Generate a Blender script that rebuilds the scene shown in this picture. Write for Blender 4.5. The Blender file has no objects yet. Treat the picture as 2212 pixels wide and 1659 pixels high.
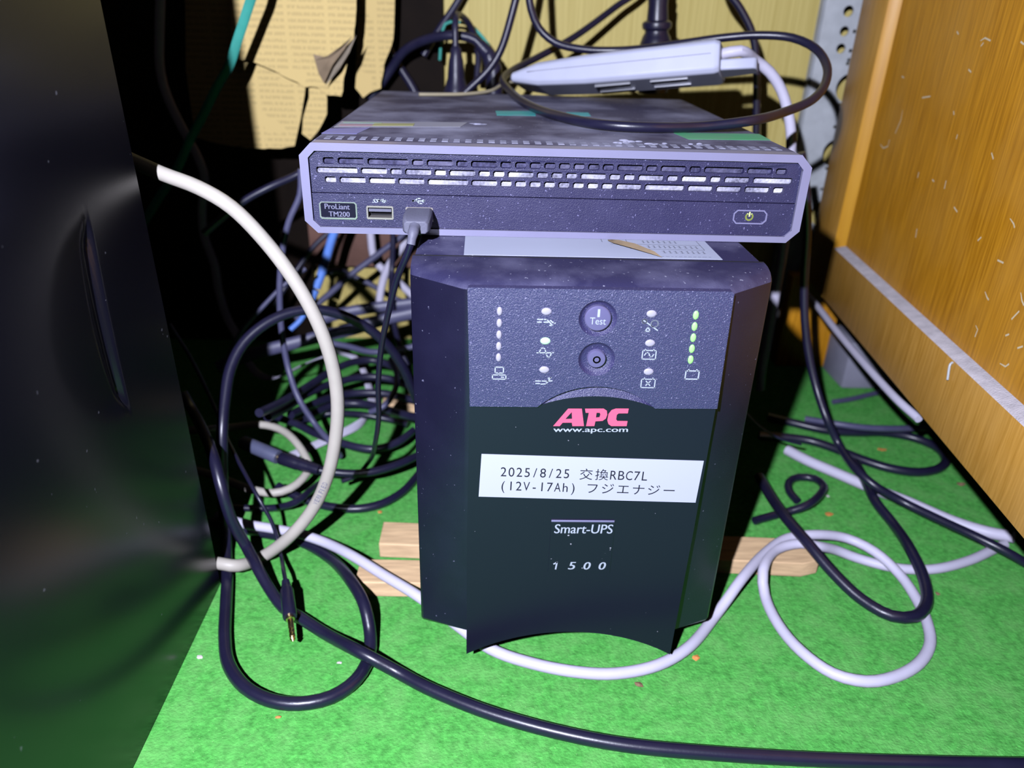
import bpy, bmesh, math, random
from mathutils import Vector, Matrix, noise

# ---------------------------------------------------------------- camera, world, light, exposure
# all coordinates below are in millimetres: x right, y away from the camera, z up from the carpet
MM = 0.001
SC = bpy.context.scene
COL = SC.collection

def make_camera():
    pit, yaw, roll = 0.459462, 0.038141, 0.031826
    F = Vector((math.sin(yaw) * math.cos(pit), math.cos(yaw) * math.cos(pit), -math.sin(pit)))
    R = F.cross(Vector((0, 0, 1))).normalized()
    U = R.cross(F)
    R2 = math.cos(roll) * R + math.sin(roll) * U
    U2 = -math.sin(roll) * R + math.cos(roll) * U
    M = Matrix((R2, U2, -F)).transposed().to_4x4()
    M.translation = Vector((-48.745, -312.509, 340.980)) * MM
    cd = bpy.data.cameras.new('camera')
    cd.sensor_width = 36
    cd.lens = 1618.715 * 36 / 2212
    cd.clip_start = 0.01
    cd.dof.use_dof = True
    cd.dof.focus_distance = 0.372
    cd.dof.aperture_fstop = 7.5
    co = bpy.data.objects.new('camera', cd)
    co.matrix_world = M
    COL.objects.link(co)
    SC.camera = co
make_camera()

w = bpy.data.worlds.new('dim_room')
SC.world = w
w.use_nodes = True
w.node_tree.nodes['Background'].inputs[0].default_value = (0.62, 0.55, 0.58, 1)
w.node_tree.nodes['Background'].inputs[1].default_value = 0.028

# the hand lamp held above and behind the left side of the camera
ld = bpy.data.lights.new('hand_lamp', 'POINT')
ld.energy = 34
ld.color = (0.80, 0.83, 1.0)
ld.shadow_soft_size = 0.006
lo = bpy.data.objects.new('hand_lamp', ld)
lo.location = Vector((-172, -445, 482)) * MM
COL.objects.link(lo)

SC.view_settings.view_transform = 'Standard'
SC.view_settings.look = 'None'
SC.view_settings.gamma = 1
SC.view_settings.exposure = 0.08
SC.view_settings.use_curve_mapping = False
SC.cycles.diffuse_bounces = 0

# ---------------------------------------------------------------- materials
def mat(name, col, rough=0.5, spec=0.5, metal=0.0, bump=0.0, bscale=900, var=0.0, vscale=60,
        speck=0.0, sscale=700, scol=(0.5, 0.5, 0.55), emit=None, estr=0.0, film=0.0, fscale=35, fcol=None, coat=0.0,
        stretch=(1, 1, 1)):
    m = bpy.data.materials.new(name)
    m.use_nodes = True
    nt = m.node_tree
    b = nt.nodes['Principled BSDF']
    N, L = nt.nodes.new, nt.links.new
    b.inputs['Roughness'].default_value = rough
    b.inputs['Specular IOR Level'].default_value = spec
    b.inputs['Metallic'].default_value = metal
    b.inputs['Coat Weight'].default_value = coat
    tc = N('ShaderNodeTexCoord')
    mp = N('ShaderNodeMapping')
    mp.inputs['Scale'].default_value = stretch
    L(tc.outputs['Object'], mp.inputs[0])
    def nz(scale, detail=3):
        n = N('ShaderNodeTexNoise')
        n.inputs['Scale'].default_value = scale
        n.inputs['Detail'].default_value = detail
        L(mp.outputs[0], n.inputs['Vector'])
        return n.outputs['Fac']
    def ramp(src, a, c):
        r = N('ShaderNodeMapRange')
        r.inputs['From Min'].default_value = a
        r.inputs['From Max'].default_value = c
        L(src, r.inputs['Value'])
        return r.outputs[0]
    def mix(fac, A, B, f=None):
        x = N('ShaderNodeMix')
        x.data_type = 'RGBA'
        if isinstance(fac, float): x.inputs[0].default_value = fac
        else: L(fac, x.inputs[0])
        if isinstance(A, tuple): x.inputs[6].default_value = (*A, 1)
        else: L(A, x.inputs[6])
        if isinstance(B, tuple): x.inputs[7].default_value = (*B, 1)
        else: L(B, x.inputs[7])
        return x.outputs[2]
    c = tuple(col)
    if var:
        lo_ = tuple(max(0, k * (1 - var)) for k in col)
        hi_ = tuple(min(1, k * (1 + var)) for k in col)
        c = mix(ramp(nz(vscale, 5), 0.3, 0.7), lo_, hi_)
    if film:
        s = N('ShaderNodeMath'); s.operation = 'MULTIPLY'
        L(ramp(nz(fscale, 6), 0.42, 0.75), s.inputs[0]); s.inputs[1].default_value = film
        c = mix(s.outputs[0], c, fcol or scol)
    if speck:
        c = mix(ramp(nz(sscale, 1), 0.80 - speck, 0.84 - speck), c, tuple(scol))
    if isinstance(c, tuple): b.inputs['Base Color'].default_value = (*c, 1)
    else: L(c, b.inputs['Base Color'])
    if bump:
        bp = N('ShaderNodeBump')
        bp.inputs['Strength'].default_value = bump
        bp.inputs['Distance'].default_value = 0.0006
        L(nz(bscale, 2), bp.inputs['Height'])
        L(bp.outputs[0], b.inputs['Normal'])
    if emit:
        b.inputs['Emission Color'].default_value = (*emit, 1)
        b.inputs['Emission Strength'].default_value = estr
    return m

DUST = (0.42, 0.42, 0.50)
M = {}
M['carpet'] = mat('green_felt_carpet', (0.105, 0.475, 0.088), 0.95, 0.15, bump=1.0, bscale=620, var=0.3, vscale=260, speck=0.07, sscale=1200, scol=(0.45, 0.80, 0.30), film=0.55, fscale=55, fcol=(0.23, 0.60, 0.17))
M['black_plastic'] = mat('smooth_black_plastic', (0.009, 0.007, 0.024), 0.30, 0.36, bump=0.04, bscale=2500, speck=0.015, sscale=420, scol=DUST)
M['black_textured'] = mat('textured_black_plastic', (0.042, 0.039, 0.125), 0.40, 0.8, bump=0.7, bscale=2000, speck=0.09, sscale=1100, scol=(0.28, 0.27, 0.44))  # violet specks paint the sparkle of the grain into the colour
M['black_side'] = mat('black_bezel_plastic', (0.009, 0.008, 0.026), 0.38, 0.42, bump=0.15, bscale=1800, speck=0.04, sscale=520, scol=(0.14, 0.14, 0.22), film=0.15, fscale=40, fcol=(0.03, 0.029, 0.075))
M['ups_top'] = mat('dusty_black_plastic', (0.026, 0.024, 0.075), 0.5, 0.45, bump=0.3, bscale=1500, film=0.65, fscale=42, fcol=(0.17, 0.165, 0.28), speck=0.07, sscale=520, scol=(0.32, 0.32, 0.42))
M['tower'] = mat('glossy_black_case_paint', (0.006, 0.006, 0.012), 0.25, 0.5, bump=0.04, bscale=1500, speck=0.02, sscale=210, scol=(0.22, 0.22, 0.26))
M['cable_black'] = mat('black_cable_rubber', (0.012, 0.011, 0.034), 0.34, 0.6, bump=0.06, bscale=600, film=0.25, fscale=60, fcol=(0.03, 0.028, 0.068))
M['cable_grey'] = mat('grey_cable_vinyl', (0.085, 0.085, 0.17), 0.42, 0.5, film=0.4, fscale=50, fcol=(0.16, 0.155, 0.25))
M['cable_dark'] = mat('dusty_dark_cable_vinyl', (0.015, 0.014, 0.042), 0.38, 0.5, film=0.4, fscale=50, fcol=(0.045, 0.042, 0.095))
M['cable_white'] = mat('white_cable_vinyl', (0.66, 0.63, 0.78), 0.45, 0.4, var=0.05, vscale=50)
M['cable_cream'] = mat('cream_cable_vinyl', (0.53, 0.49, 0.43), 0.45, 0.4, var=0.06, vscale=60)
M['barrel_grey'] = mat('slate_grey_barrel', (0.10, 0.11, 0.19), 0.45, 0.5, var=0.1)
M['cable_tan'] = mat('beige_cable_vinyl', (0.46, 0.40, 0.27), 0.5, 0.4, var=0.1)
M['cable_blue'] = mat('blue_cable_vinyl', (0.16, 0.34, 0.98), 0.4, 0.4, var=0.1)
M['cable_teal'] = mat('teal_cable_vinyl', (0.06, 0.42, 0.34), 0.5, 0.4, var=0.12)
M['silver'] = mat('silver_painted_frame', (0.265, 0.255, 0.40), 0.34, 0.6, metal=0.1, bump=0.06, bscale=1500, film=0.3, fscale=50, fcol=(0.21, 0.20, 0.31))
M['server_top'] = mat('dusty_grey_steel', (0.085, 0.08, 0.14), 0.65, 0.15, bump=0.12, bscale=900, film=1.0, fscale=22, fcol=(0.42, 0.42, 0.57), speck=0.06, sscale=500, scol=(0.45, 0.45, 0.55))
M['server_front'] = mat('dusty_black_front_plastic', (0.023, 0.021, 0.076), 0.48, 0.5, bump=0.4, bscale=2000, film=0.35, fscale=60, fcol=(0.06, 0.056, 0.14), speck=0.09, sscale=900, scol=(0.20, 0.19, 0.36))
M['fluff'] = mat('dust_filled_mesh', (0.24, 0.235, 0.32), 0.9, 0.1, film=1.0, fscale=38, fcol=(0.90, 0.88, 0.98), bump=1.0, bscale=700, var=0.5, vscale=700)
M['mesh_dark'] = mat('dusty_dark_mesh', (0.06, 0.058, 0.12), 0.8, 0.2, film=0.8, fscale=70, fcol=(0.22, 0.21, 0.32), bump=1.0, bscale=700, var=0.5, vscale=600)
M['vent_dust'] = mat('dust_in_vents', (0.36, 0.36, 0.48), 0.9, 0.2, var=0.3, vscale=200)
M['port_metal'] = mat('dusty_port_metal', (0.38, 0.35, 0.33), 0.45, 0.5, metal=0.6)
M['dark'] = mat('dark_cavity_plastic', (0.01, 0.01, 0.014), 0.7, 0.3)
M['chrome'] = mat('bright_metal_edge', (0.75, 0.76, 0.82), 0.25, 0.5, metal=0.8)
M['gold'] = mat('gold_plated_metal', (0.75, 0.58, 0.28), 0.25, 0.5, metal=1.0)
M['plug_grey'] = mat('dusty_grey_plug', (0.14, 0.14, 0.20), 0.55, 0.4, bump=0.2, bscale=900)
M['paper_white'] = mat('white_label_paper', (0.50, 0.53, 0.68), 0.6, 0.3, var=0.03, vscale=30)
M['tape_white'] = mat('white_label_tape', (0.52, 0.55, 0.70), 0.4, 0.3)
M['ink_black'] = mat('black_ink', (0.02, 0.02, 0.03), 0.6, 0.2)
M['ink_grey'] = mat('grey_ink', (0.25, 0.26, 0.33), 0.6, 0.2)
M['print_white'] = mat('pale_printed_marks', (0.44, 0.50, 0.58), 0.5, 0.3)
M['print_dim'] = mat('grey_printed_marks', (0.20, 0.20, 0.30), 0.5, 0.3)
M['logo_red'] = mat('red_logo_print', (0.90, 0.13, 0.24), 0.5, 0.3)
M['led_off'] = mat('unlit_lens_plastic', (0.42, 0.40, 0.50), 0.35, 0.5, coat=0.3)
M['led_green'] = mat('lit_green_lens', (0.3, 0.75, 0.25), 0.35, 0.5, emit=(0.35, 1.0, 0.15), estr=0.42)
M['led_mint'] = mat('lit_pale_green_lens', (0.45, 0.75, 0.5), 0.35, 0.5, emit=(0.4, 1.0, 0.35), estr=0.25)
M['led_yellow'] = mat('lit_power_symbol', (0.6, 0.65, 0.3), 0.35, 0.5, emit=(0.8, 0.95, 0.3), estr=0.25)
M['button'] = mat('grey_violet_button', (0.13, 0.12, 0.25), 0.4, 0.5, speck=0.03, sscale=800, scol=(0.3, 0.3, 0.4))
M['strip_white'] = mat('white_strip_plastic', (0.56, 0.58, 0.74), 0.4, 0.45, var=0.03)
M['brown_board'] = mat('brown_board', (0.20, 0.105, 0.08), 0.6, 0.3, var=0.25, vscale=25)
M['dark_panel'] = mat('dark_brown_panel', (0.010, 0.006, 0.004), 0.7, 0.1, var=0.3, vscale=25)  # near-black brown, varied at random
M['rim'] = mat('violet_rim_and_highlight', (0.22, 0.21, 0.36), 0.35, 0.6)  # silvery button rim, also the painted highlight on the name plate
M['steel'] = mat('zinc_plated_steel', (0.60, 0.63, 0.66), 0.42, 0.5, metal=0.05, var=0.12, vscale=60)
M['batten'] = mat('pale_pine', (0.86, 0.58, 0.33), 0.6, 0.3, var=0.2, vscale=40, stretch=(1, 8, 8), bump=0.2, bscale=300)
M['sticker_teal'] = mat('teal_sticker', (0.06, 0.52, 0.52), 0.5, 0.3, film=0.5, fscale=90, fcol=(0.25, 0.45, 0.5))
M['sticker_green'] = mat('green_sticker', (0.12, 0.55, 0.26), 0.5, 0.3, film=0.6, fscale=60, fcol=(0.28, 0.40, 0.36))
M['sticker_pale'] = mat('faded_pale_sticker', (0.40, 0.40, 0.50), 0.5, 0.3, film=0.4, fscale=40, fcol=(0.3, 0.3, 0.38))
M['sticker_blue'] = mat('dusty_blue_sticker', (0.24, 0.24, 0.58), 0.5, 0.3, film=0.6, fscale=50, fcol=(0.3, 0.3, 0.42))
M['sticker_pink'] = mat('faded_pink_print', (0.46, 0.28, 0.36), 0.5, 0.3)
M['sticker_yellow'] = mat('faded_yellow_print', (0.46, 0.46, 0.22), 0.5, 0.3)
M['sticker_mint'] = mat('faded_mint_print', (0.30, 0.46, 0.38), 0.5, 0.3)
M['paper_grey'] = mat('grey_paper_underside', (0.48, 0.40, 0.30), 0.8, 0.2, var=0.2)
M['paper_torn'] = mat('brown_paper_underside', (0.34, 0.25, 0.16), 0.8, 0.2, var=0.2)
M['adapter'] = mat('grey_adapter_plastic', (0.30, 0.30, 0.38), 0.5, 0.4, var=0.06)
M['scrap_white'] = mat('white_crumb', (0.7, 0.66, 0.62), 0.7)
M['scrap_orange'] = mat('orange_crumb', (0.75, 0.30, 0.08), 0.7)
M['scrap_brown'] = mat('brown_crumb', (0.28, 0.17, 0.10), 0.8)
M['wall_dark'] = mat('dark_brown_wall', (0.06, 0.042, 0.032), 0.7, 0.2, var=0.2, vscale=12)

def wood_print(name, base, dark, sx, sz, rough, detail=6, scratch=0.0, sc=(0.85, 0.75, 0.55), lo=0.3, hi=0.75, fade=None, warp=0.0):
    """long streaks running along z; worn pale nicks; large faded patches"""
    m = mat(name, base, rough, 0.4)
    nt = m.node_tree; N, L = nt.nodes.new, nt.links.new
    b = nt.nodes['Principled BSDF']
    tc = N('ShaderNodeTexCoord')
    mp = N('ShaderNodeMapping'); mp.inputs['Scale'].default_value = (sx, sx, sz)
    if warp: mp.inputs['Rotation'].default_value = (warp, 0, 0)
    L(tc.outputs['Object'], mp.inputs[0])
    n = N('ShaderNodeTexNoise'); n.inputs['Scale'].default_value = 1; n.inputs['Detail'].default_value = detail
    L(mp.outputs[0], n.inputs['Vector'])
    r = N('ShaderNodeMapRange'); r.inputs['From Min'].default_value = lo; r.inputs['From Max'].default_value = hi
    L(n.outputs['Fac'], r.inputs['Value'])
    x = N('ShaderNodeMix'); x.data_type = 'RGBA'
    L(r.outputs[0], x.inputs[0]); x.inputs[6].default_value = (*dark, 1); x.inputs[7].default_value = (*base, 1)
    out = x.outputs[2]
    if fade:
        n3 = N('ShaderNodeTexNoise'); n3.inputs['Scale'].default_value = 14; n3.inputs['Detail'].default_value = 4
        L(tc.outputs['Object'], n3.inputs['Vector'])
        r3 = N('ShaderNodeMapRange'); r3.inputs['From Min'].default_value = 0.42; r3.inputs['From Max'].default_value = 0.68; r3.inputs['To Max'].default_value = 0.5
        L(n3.outputs['Fac'], r3.inputs['Value'])
        z = N('ShaderNodeMix'); z.data_type = 'RGBA'
        L(r3.outputs[0], z.inputs[0]); L(out, z.inputs[6]); z.inputs[7].default_value = (*fade, 1)
        out = z.outputs[2]
    if scratch:
        mp2 = N('ShaderNodeMapping'); mp2.inputs['Scale'].default_value = (180, 180, 60); mp2.inputs['Rotation'].default_value = (0.3, 0, 0)
        L(tc.outputs['Object'], mp2.inputs[0])
        n2 = N('ShaderNodeTexNoise'); n2.inputs['Scale'].default_value = 1; n2.inputs['Detail'].default_value = 2
        L(mp2.outputs[0], n2.inputs['Vector'])
        r2 = N('ShaderNodeMapRange'); r2.inputs['From Min'].default_value = 0.79 - scratch; r2.inputs['From Max'].default_value = 0.82 - scratch; r2.inputs['To Max'].default_value = 0.75
        L(n2.outputs['Fac'], r2.inputs['Value'])
        y = N('ShaderNodeMix'); y.data_type = 'RGBA'
        L(r2.outputs[0], y.inputs[0]); L(out, y.inputs[6]); y.inputs[7].default_value = (*sc, 1)
        out = y.outputs[2]
    L(out, b.inputs['Base Color'])
    bp = N('ShaderNodeBump'); bp.inputs['Strength'].default_value = 0.15; bp.inputs['Distance'].default_value = 0.0005
    L(n.outputs['Fac'], bp.inputs['Height']); L(bp.outputs[0], b.inputs['Normal'])
    return m
M['wall_wood'] = wood_print('yellow_wood_print_wall', (0.80, 0.66, 0.23), (0.60, 0.47, 0.13), 420, 6, 0.6, lo=0.25, hi=0.7)
M['cabinet_panel'] = wood_print('orange_lacquered_plywood', (0.84, 0.38, 0.022), (0.50, 0.20, 0.008), 600, 24, 0.42, lo=0.34, hi=0.68, scratch=0.0, fade=(0.72, 0.36, 0.06), warp=0.18)
M['cabinet_frame'] = wood_print('faded_lacquered_wood', (0.80, 0.42, 0.08), (0.55, 0.26, 0.03), 500, 26, 0.45, lo=0.32, hi=0.68, scratch=0.015, fade=(0.70, 0.40, 0.11), warp=0.12)
M['cabinet_inner'] = wood_print('bright_lacquered_edge', (0.72, 0.35, 0.015), (0.60, 0.27, 0.01), 200, 20, 0.4)
M['scratch'] = mat('bare_wood_scratches', (0.86, 0.72, 0.46), 0.7, 0.2)
M['ledge_dust'] = mat('pale_dust_on_ledge', (0.66, 0.60, 0.62), 0.9, 0.2, bump=0.8, bscale=900, var=0.15, vscale=120)

def newsprint():
    m = mat('yellowed_newsprint', (0.84, 0.63, 0.26), 0.8, 0.2)
    nt = m.node_tree; N, L = nt.nodes.new, nt.links.new
    b = nt.nodes['Principled BSDF']
    tc = N('ShaderNodeTexCoord'); sp = N('ShaderNodeSeparateXYZ')
    L(tc.outputs['Object'], sp.inputs[0])
    def math_(op, a, b_=None):
        q = N('ShaderNodeMath'); q.operation = op
        for i, v in enumerate((a, b_)):
            if v is None: continue
            if isinstance(v, (int, float)): q.inputs[i].default_value = v
            else: L(v, q.inputs[i])
        return q.outputs[0]
    row = math_('LESS_THAN', math_('FRACT', math_('MULTIPLY', sp.outputs['Z'], 1 / 0.0052)), 0.5)
    colm = math_('LESS_THAN', math_('FRACT', math_('MULTIPLY', sp.outputs['X'], 1 / 0.034)), 0.9)
    mp = N('ShaderNodeMapping'); mp.inputs['Scale'].default_value = (480, 1, 190)
    L(tc.outputs['Object'], mp.inputs[0])
    n = N('ShaderNodeTexNoise'); n.inputs['Scale'].default_value = 1; n.inputs['Detail'].default_value = 2
    L(mp.outputs[0], n.inputs['Vector'])
    wd = math_('GREATER_THAN', n.outputs['Fac'], 0.44)
    n2 = N('ShaderNodeTexNoise'); n2.inputs['Scale'].default_value = 26; L(tc.outputs['Object'], n2.inputs['Vector'])
    blk = math_('GREATER_THAN', n2.outputs['Fac'], 0.40)
    f = math_('MULTIPLY', math_('MULTIPLY', row, colm), math_('MULTIPLY', wd, blk))
    f = math_('MULTIPLY', f, 0.22)
    x = N('ShaderNodeMix'); x.data_type = 'RGBA'
    L(f, x.inputs[0]); x.inputs[6].default_value = (0.84, 0.63, 0.26, 1); x.inputs[7].default_value = (0.2, 0.15, 0.08, 1)
    L(x.outputs[2], b.inputs['Base Color'])
    return m
M['newsprint'] = newsprint()

# ---------------------------------------------------------------- mesh helpers
ORG = {}
def org(o):
    return ORG.get(o.name, Vector((0, 0, 0))) if o else None

class MB:
    """collects shapes (millimetres, scene axes) and links them as ONE mesh object"""
    def __init__(s): s.bm = bmesh.new()
    def faces(s, vs, fs):
        v = [s.bm.verts.new(p) for p in vs]
        for f in fs:
            try: s.bm.faces.new([v[i] for i in f])
            except ValueError: pass
        return s
    def box(s, x0, x1, y0, y1, z0, z1, bev=0, seg=2):
        t = bmesh.new()
        r = bmesh.ops.create_cube(t, size=1)
        for v in t.verts:
            v.co = Vector(((x0 + x1) / 2 + v.co.x * (x1 - x0), (y0 + y1) / 2 + v.co.y * (y1 - y0), (z0 + z1) / 2 + v.co.z * (z1 - z0)))
        if bev: bmesh.ops.bevel(t, geom=t.edges[:] , offset=bev, segments=seg, affect='EDGES', profile=0.5)
        return s.join(t)
    def join(s, t, Mx=None):
        if Mx is not None: bmesh.ops.transform(t, matrix=Mx, verts=t.verts)
        m = bpy.data.meshes.new('tmp'); t.to_mesh(m); t.free(); s.bm.from_mesh(m); bpy.data.meshes.remove(m)
        return s
    def loft(s, rings, caps=True, closed=True):
        R = [[s.bm.verts.new(p) for p in r] for r in rings]
        n = len(R[0])
        for a, c in zip(R, R[1:]):
            for i in range(n if closed else n - 1):
                try: s.bm.faces.new((a[i], a[(i + 1) % n], c[(i + 1) % n], c[i]))
                except ValueError: pass
        if caps:
            s.bm.faces.new(list(reversed(R[0]))); s.bm.faces.new(R[-1])
        return s
    def prism(s, poly, f0, f1):
        """poly: list of 2D points; f0, f1 map a 2D point to 3D at both ends"""
        return s.loft([[f0(*p) for p in poly], [f1(*p) for p in poly]])
    def lathe(s, c, axis, prof, n=28, caps=True):
        a = Vector(axis).normalized()
        u = a.cross(Vector((0, 0, 1)))
        if u.length < 0.1: u = a.cross(Vector((1, 0, 0)))
        u.normalize(); v = a.cross(u)
        c = Vector(c)
        rings = [[c + a * h + (u * math.cos(2 * math.pi * i / n) + v * math.sin(2 * math.pi * i / n)) * r for i in range(n)] for r, h in prof]
        return s.loft(rings, caps)
    def ell(s, c, rx, ry, rz, seg=18, rg=10):
        t = bmesh.new()
        bmesh.ops.create_uvsphere(t, u_segments=seg, v_segments=rg, radius=1)
        for v in t.verts: v.co = Vector((c[0] + v.co.x * rx, c[1] + v.co.y * ry, c[2] + v.co.z * rz))
        return s.join(t)
    def tube(s, pts, r, n=12, step=5.0, flat=None, up=(0, 0, 1), taper=None, up2=None):
        P = spline(pts, step)
        k = len(P)
        T = [(P[min(i + 1, k - 1)] - P[max(i - 1, 0)]).normalized() for i in range(k)]
        u = Vector(up) - T[0] * Vector(up).dot(T[0])
        if u.length < 0.05: u = Vector((1, 0, 0)) - T[0] * T[0].x
        u.normalize()
        rings = []
        for i in range(k):
            if flat:
                w_ = Vector(up if up2 is None else Vector(up).lerp(Vector(up2), max(0.0, min(1.0, (i / k - 0.62) / 0.14))))
                g = w_ - T[i] * w_.dot(T[i])
                if g.length > 0.25: u = (u * 0.6 + g.normalized() * 0.4)
            u = (u - T[i] * u.dot(T[i])).normalized()
            v = T[i].cross(u)
            rr = r * (taper(i / (k - 1)) if taper else 1)
            ru, rv = (flat * rr, rr) if flat else (rr, rr)
            rings.append([P[i] + u * math.cos(2 * math.pi * j / n) * ru + v * math.sin(2 * math.pi * j / n) * rv for j in range(n)])
        return s.loft(rings)
    def build(s, name, m, parent=None, smooth=True, bevel=0, angle=40):
        bm = s.bm
        bmesh.ops.recalc_face_normals(bm, faces=bm.faces)
        if parent is None:
            lo_ = [min(v.co[i] for v in bm.verts) for i in range(3)]
            hi_ = [max(v.co[i] for v in bm.verts) for i in range(3)]
            o0 = Vector(((lo_[0] + hi_[0]) / 2, (lo_[1] + hi_[1]) / 2, lo_[2]))
        else: o0 = org(parent)
        for v in bm.verts: v.co = (v.co - o0) * MM
        me = bpy.data.meshes.new(name)
        bm.to_mesh(me); bm.free()
        if smooth:
            me.polygons.foreach_set('use_smooth', [True] * len(me.polygons))
            try: me.set_sharp_from_angle(angle=math.radians(angle))
            except Exception: pass
        o = bpy.data.objects.new(name, me)
        COL.objects.link(o)
        me.materials.append(m)
        ORG[o.name] = o0
        if parent is None: o.location = o0 * MM
        else: o.parent = parent
        if bevel:
            md = o.modifiers.new('bevel', 'BEVEL'); md.width = bevel * MM; md.segments = 2; md.limit_method = 'ANGLE'; md.angle_limit = math.radians(40)
        return o

def spline(pts, step):
    P = [Vector(p) for p in pts]
    if len(P) < 3:
        k = max(2, int((P[1] - P[0]).length / step))
        return [P[0].lerp(P[1], i / k) for i in range(k + 1)]
    E = [P[0] * 2 - P[1]] + P + [P[-1] * 2 - P[-2]]
    out = []
    for i in range(1, len(E) - 2):
        p0, p1, p2, p3 = E[i - 1], E[i], E[i + 1], E[i + 2]
        d = [max(1e-3, (b - a).length ** 0.5) for a, b in ((p0, p1), (p1, p2), (p2, p3))]
        t0, t1 = 0, d[0]; t2 = t1 + d[1]; t3 = t2 + d[2]
        k = max(2, int((p2 - p1).length / step))
        for q in range(k):
            t = t1 + (t2 - t1) * q / k
            A1 = p0 * ((t1 - t) / (t1 - t0)) + p1 * ((t - t0) / (t1 - t0))
            A2 = p1 * ((t2 - t) / (t2 - t1)) + p2 * ((t - t1) / (t2 - t1))
            A3 = p2 * ((t3 - t) / (t3 - t2)) + p3 * ((t - t2) / (t3 - t2))
            B1 = A1 * ((t2 - t) / (t2 - t0)) + A2 * ((t - t0) / (t2 - t0))
            B2 = A2 * ((t3 - t) / (t3 - t1)) + A3 * ((t - t1) / (t3 - t1))
            out.append(B1 * ((t2 - t) / (t2 - t1)) + B2 * ((t - t1) / (t2 - t1)))
    out.append(P[-1])
    return out

def fill2d(loops, depth):
    """flat shape with holes, depth thick, as a bmesh in its own xy plane (front at z = 0, back at z = -depth)"""
    cu = bpy.data.curves.new('tmp', 'CURVE'); cu.dimensions = '2D'; cu.fill_mode = 'BOTH' if depth else 'FRONT'
    if depth: cu.extrude = depth / 2
    for lp in loops:
        sp = cu.splines.new('POLY'); sp.points.add(len(lp) - 1); sp.use_cyclic_u = True
        for p, q in zip(sp.points, lp): p.co = (q[0], q[1], 0, 1)
    o = bpy.data.objects.new('tmp', cu); COL.objects.link(o)
    me = bpy.data.meshes.new_from_object(o.evaluated_get(bpy.context.evaluated_depsgraph_get()))
    t = bmesh.new(); t.from_mesh(me)
    bpy.data.objects.remove(o); bpy.data.curves.remove(cu); bpy.data.meshes.remove(me)
    for v in t.verts: v.co.z -= depth / 2
    return t

def upright(y):
    """2D (x, z) drawing stood upright with its front at depth y"""
    return Matrix(((1, 0, 0, 0), (0, 0, -1, y), (0, 1, 0, 0), (0, 0, 0, 1)))

def plate(loops, y, depth):
    mb = MB(); mb.join(fill2d(loops, depth), upright(y)); return mb

def circ(cx, cz, r, n=40, rz=None):
    rz = rz or r
    return [(cx + r * math.cos(2 * math.pi * i / n), cz + rz * math.sin(2 * math.pi * i / n)) for i in range(n)]
def rect(x0, x1, z0, z1, c=0):
    if not c: return [(x0, z0), (x1, z0), (x1, z1), (x0, z1)]
    return [(x0 + c, z0), (x1 - c, z0), (x1, z0 + c), (x1, z1 - c), (x1 - c, z1), (x0 + c, z1), (x0, z1 - c), (x0, z0 + c)]

def strokes(lines, y, wd):
    """thin printed lines on an upright face"""
    mb = MB()
    for ln in lines:
        for a, b in zip(ln, ln[1:]):
            a, b = Vector(a), Vector(b)
            d = (b - a)
            if d.length < 1e-6: continue
            d.normalize(); n = Vector((-d.y, d.x)) * wd / 2; e = d * wd * 0.35
            q = [a - e - n, b + e - n, b + e + n, a - e + n]
            mb.faces([(p.x, y, p.y) for p in q], [(0, 1, 2, 3)])
    return mb

def glyphs(txt, shear=0.0):
    cu = bpy.data.curves.new('tmp', 'FONT'); cu.body = txt; cu.shear = shear; cu.resolution_u = 4
    o = bpy.data.objects.new('tmp', cu); COL.objects.link(o)
    me = bpy.data.meshes.new_from_object(o.evaluated_get(bpy.context.evaluated_depsgraph_get()))
    t = bmesh.new(); t.from_mesh(me)
    bpy.data.objects.remove(o); bpy.data.curves.remove(cu); bpy.data.meshes.remove(me)
    return t

def lettering(mb, txt, O, U, W, shear=0.0, bold=0.0):
    """text whose bounding box spans O, O+U (reading direction), O+W (upwards)"""
    t = glyphs(txt, shear)
    xs = [v.co.x for v in t.verts]; ys = [v.co.y for v in t.verts]
    O, U, W = Vector(O), Vector(U), Vector(W)
    x0, x1, y0, y1 = min(xs), max(xs), min(ys), max(ys)
    for k in range(2 if bold else 1):
        for v in t.verts:
            pass
    pts = [O + U * ((v.co.x - x0) / (x1 - x0)) + W * ((v.co.y - y0) / max(1e-6, y1 - y0)) for v in t.verts]
    idx = {v: i for i, v in enumerate(t.verts)}
    fs = [[idx[v] for v in f.verts] for f in t.faces]
    mb.faces(pts, fs)
    if bold:
        d = U.normalized() * bold
        mb.faces([p + d + U.cross(W).normalized() * -0.01 for p in pts], fs)
    t.free()
    return mb

def mono(mb, txt, O, U, W, cell, size):
    """typewriter lettering: each half-width cell `cell` long, full-width characters two cells, size = mm per em"""
    O, U, W = Vector(O), Vector(U).normalized(), Vector(W).normalized()
    x = 0.0
    for ch in txt:
        full = ord(ch) > 0x2000
        wd = cell * (2 if full else 1)
        if ch != ' ':
            t = glyphs(ch)
            xs = [v.co.x for v in t.verts]
            sx = size * (0.92 if full else 0.86)
            w = (max(xs) - min(xs)) * sx
            if w > wd * 0.84: sx *= wd * 0.84 / w
            mid = (max(xs) + min(xs)) / 2
            sy = size * (0.92 if full else 1.0)
            idx = {v: i for i, v in enumerate(t.verts)}
            mb.faces([O + U * (x + wd / 2 + (v.co.x - mid) * sx) + W * (v.co.y * sy) for v in t.verts], [[idx[v] for v in f.verts] for f in t.faces])
            t.free()
        x += wd
    return mb

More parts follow.
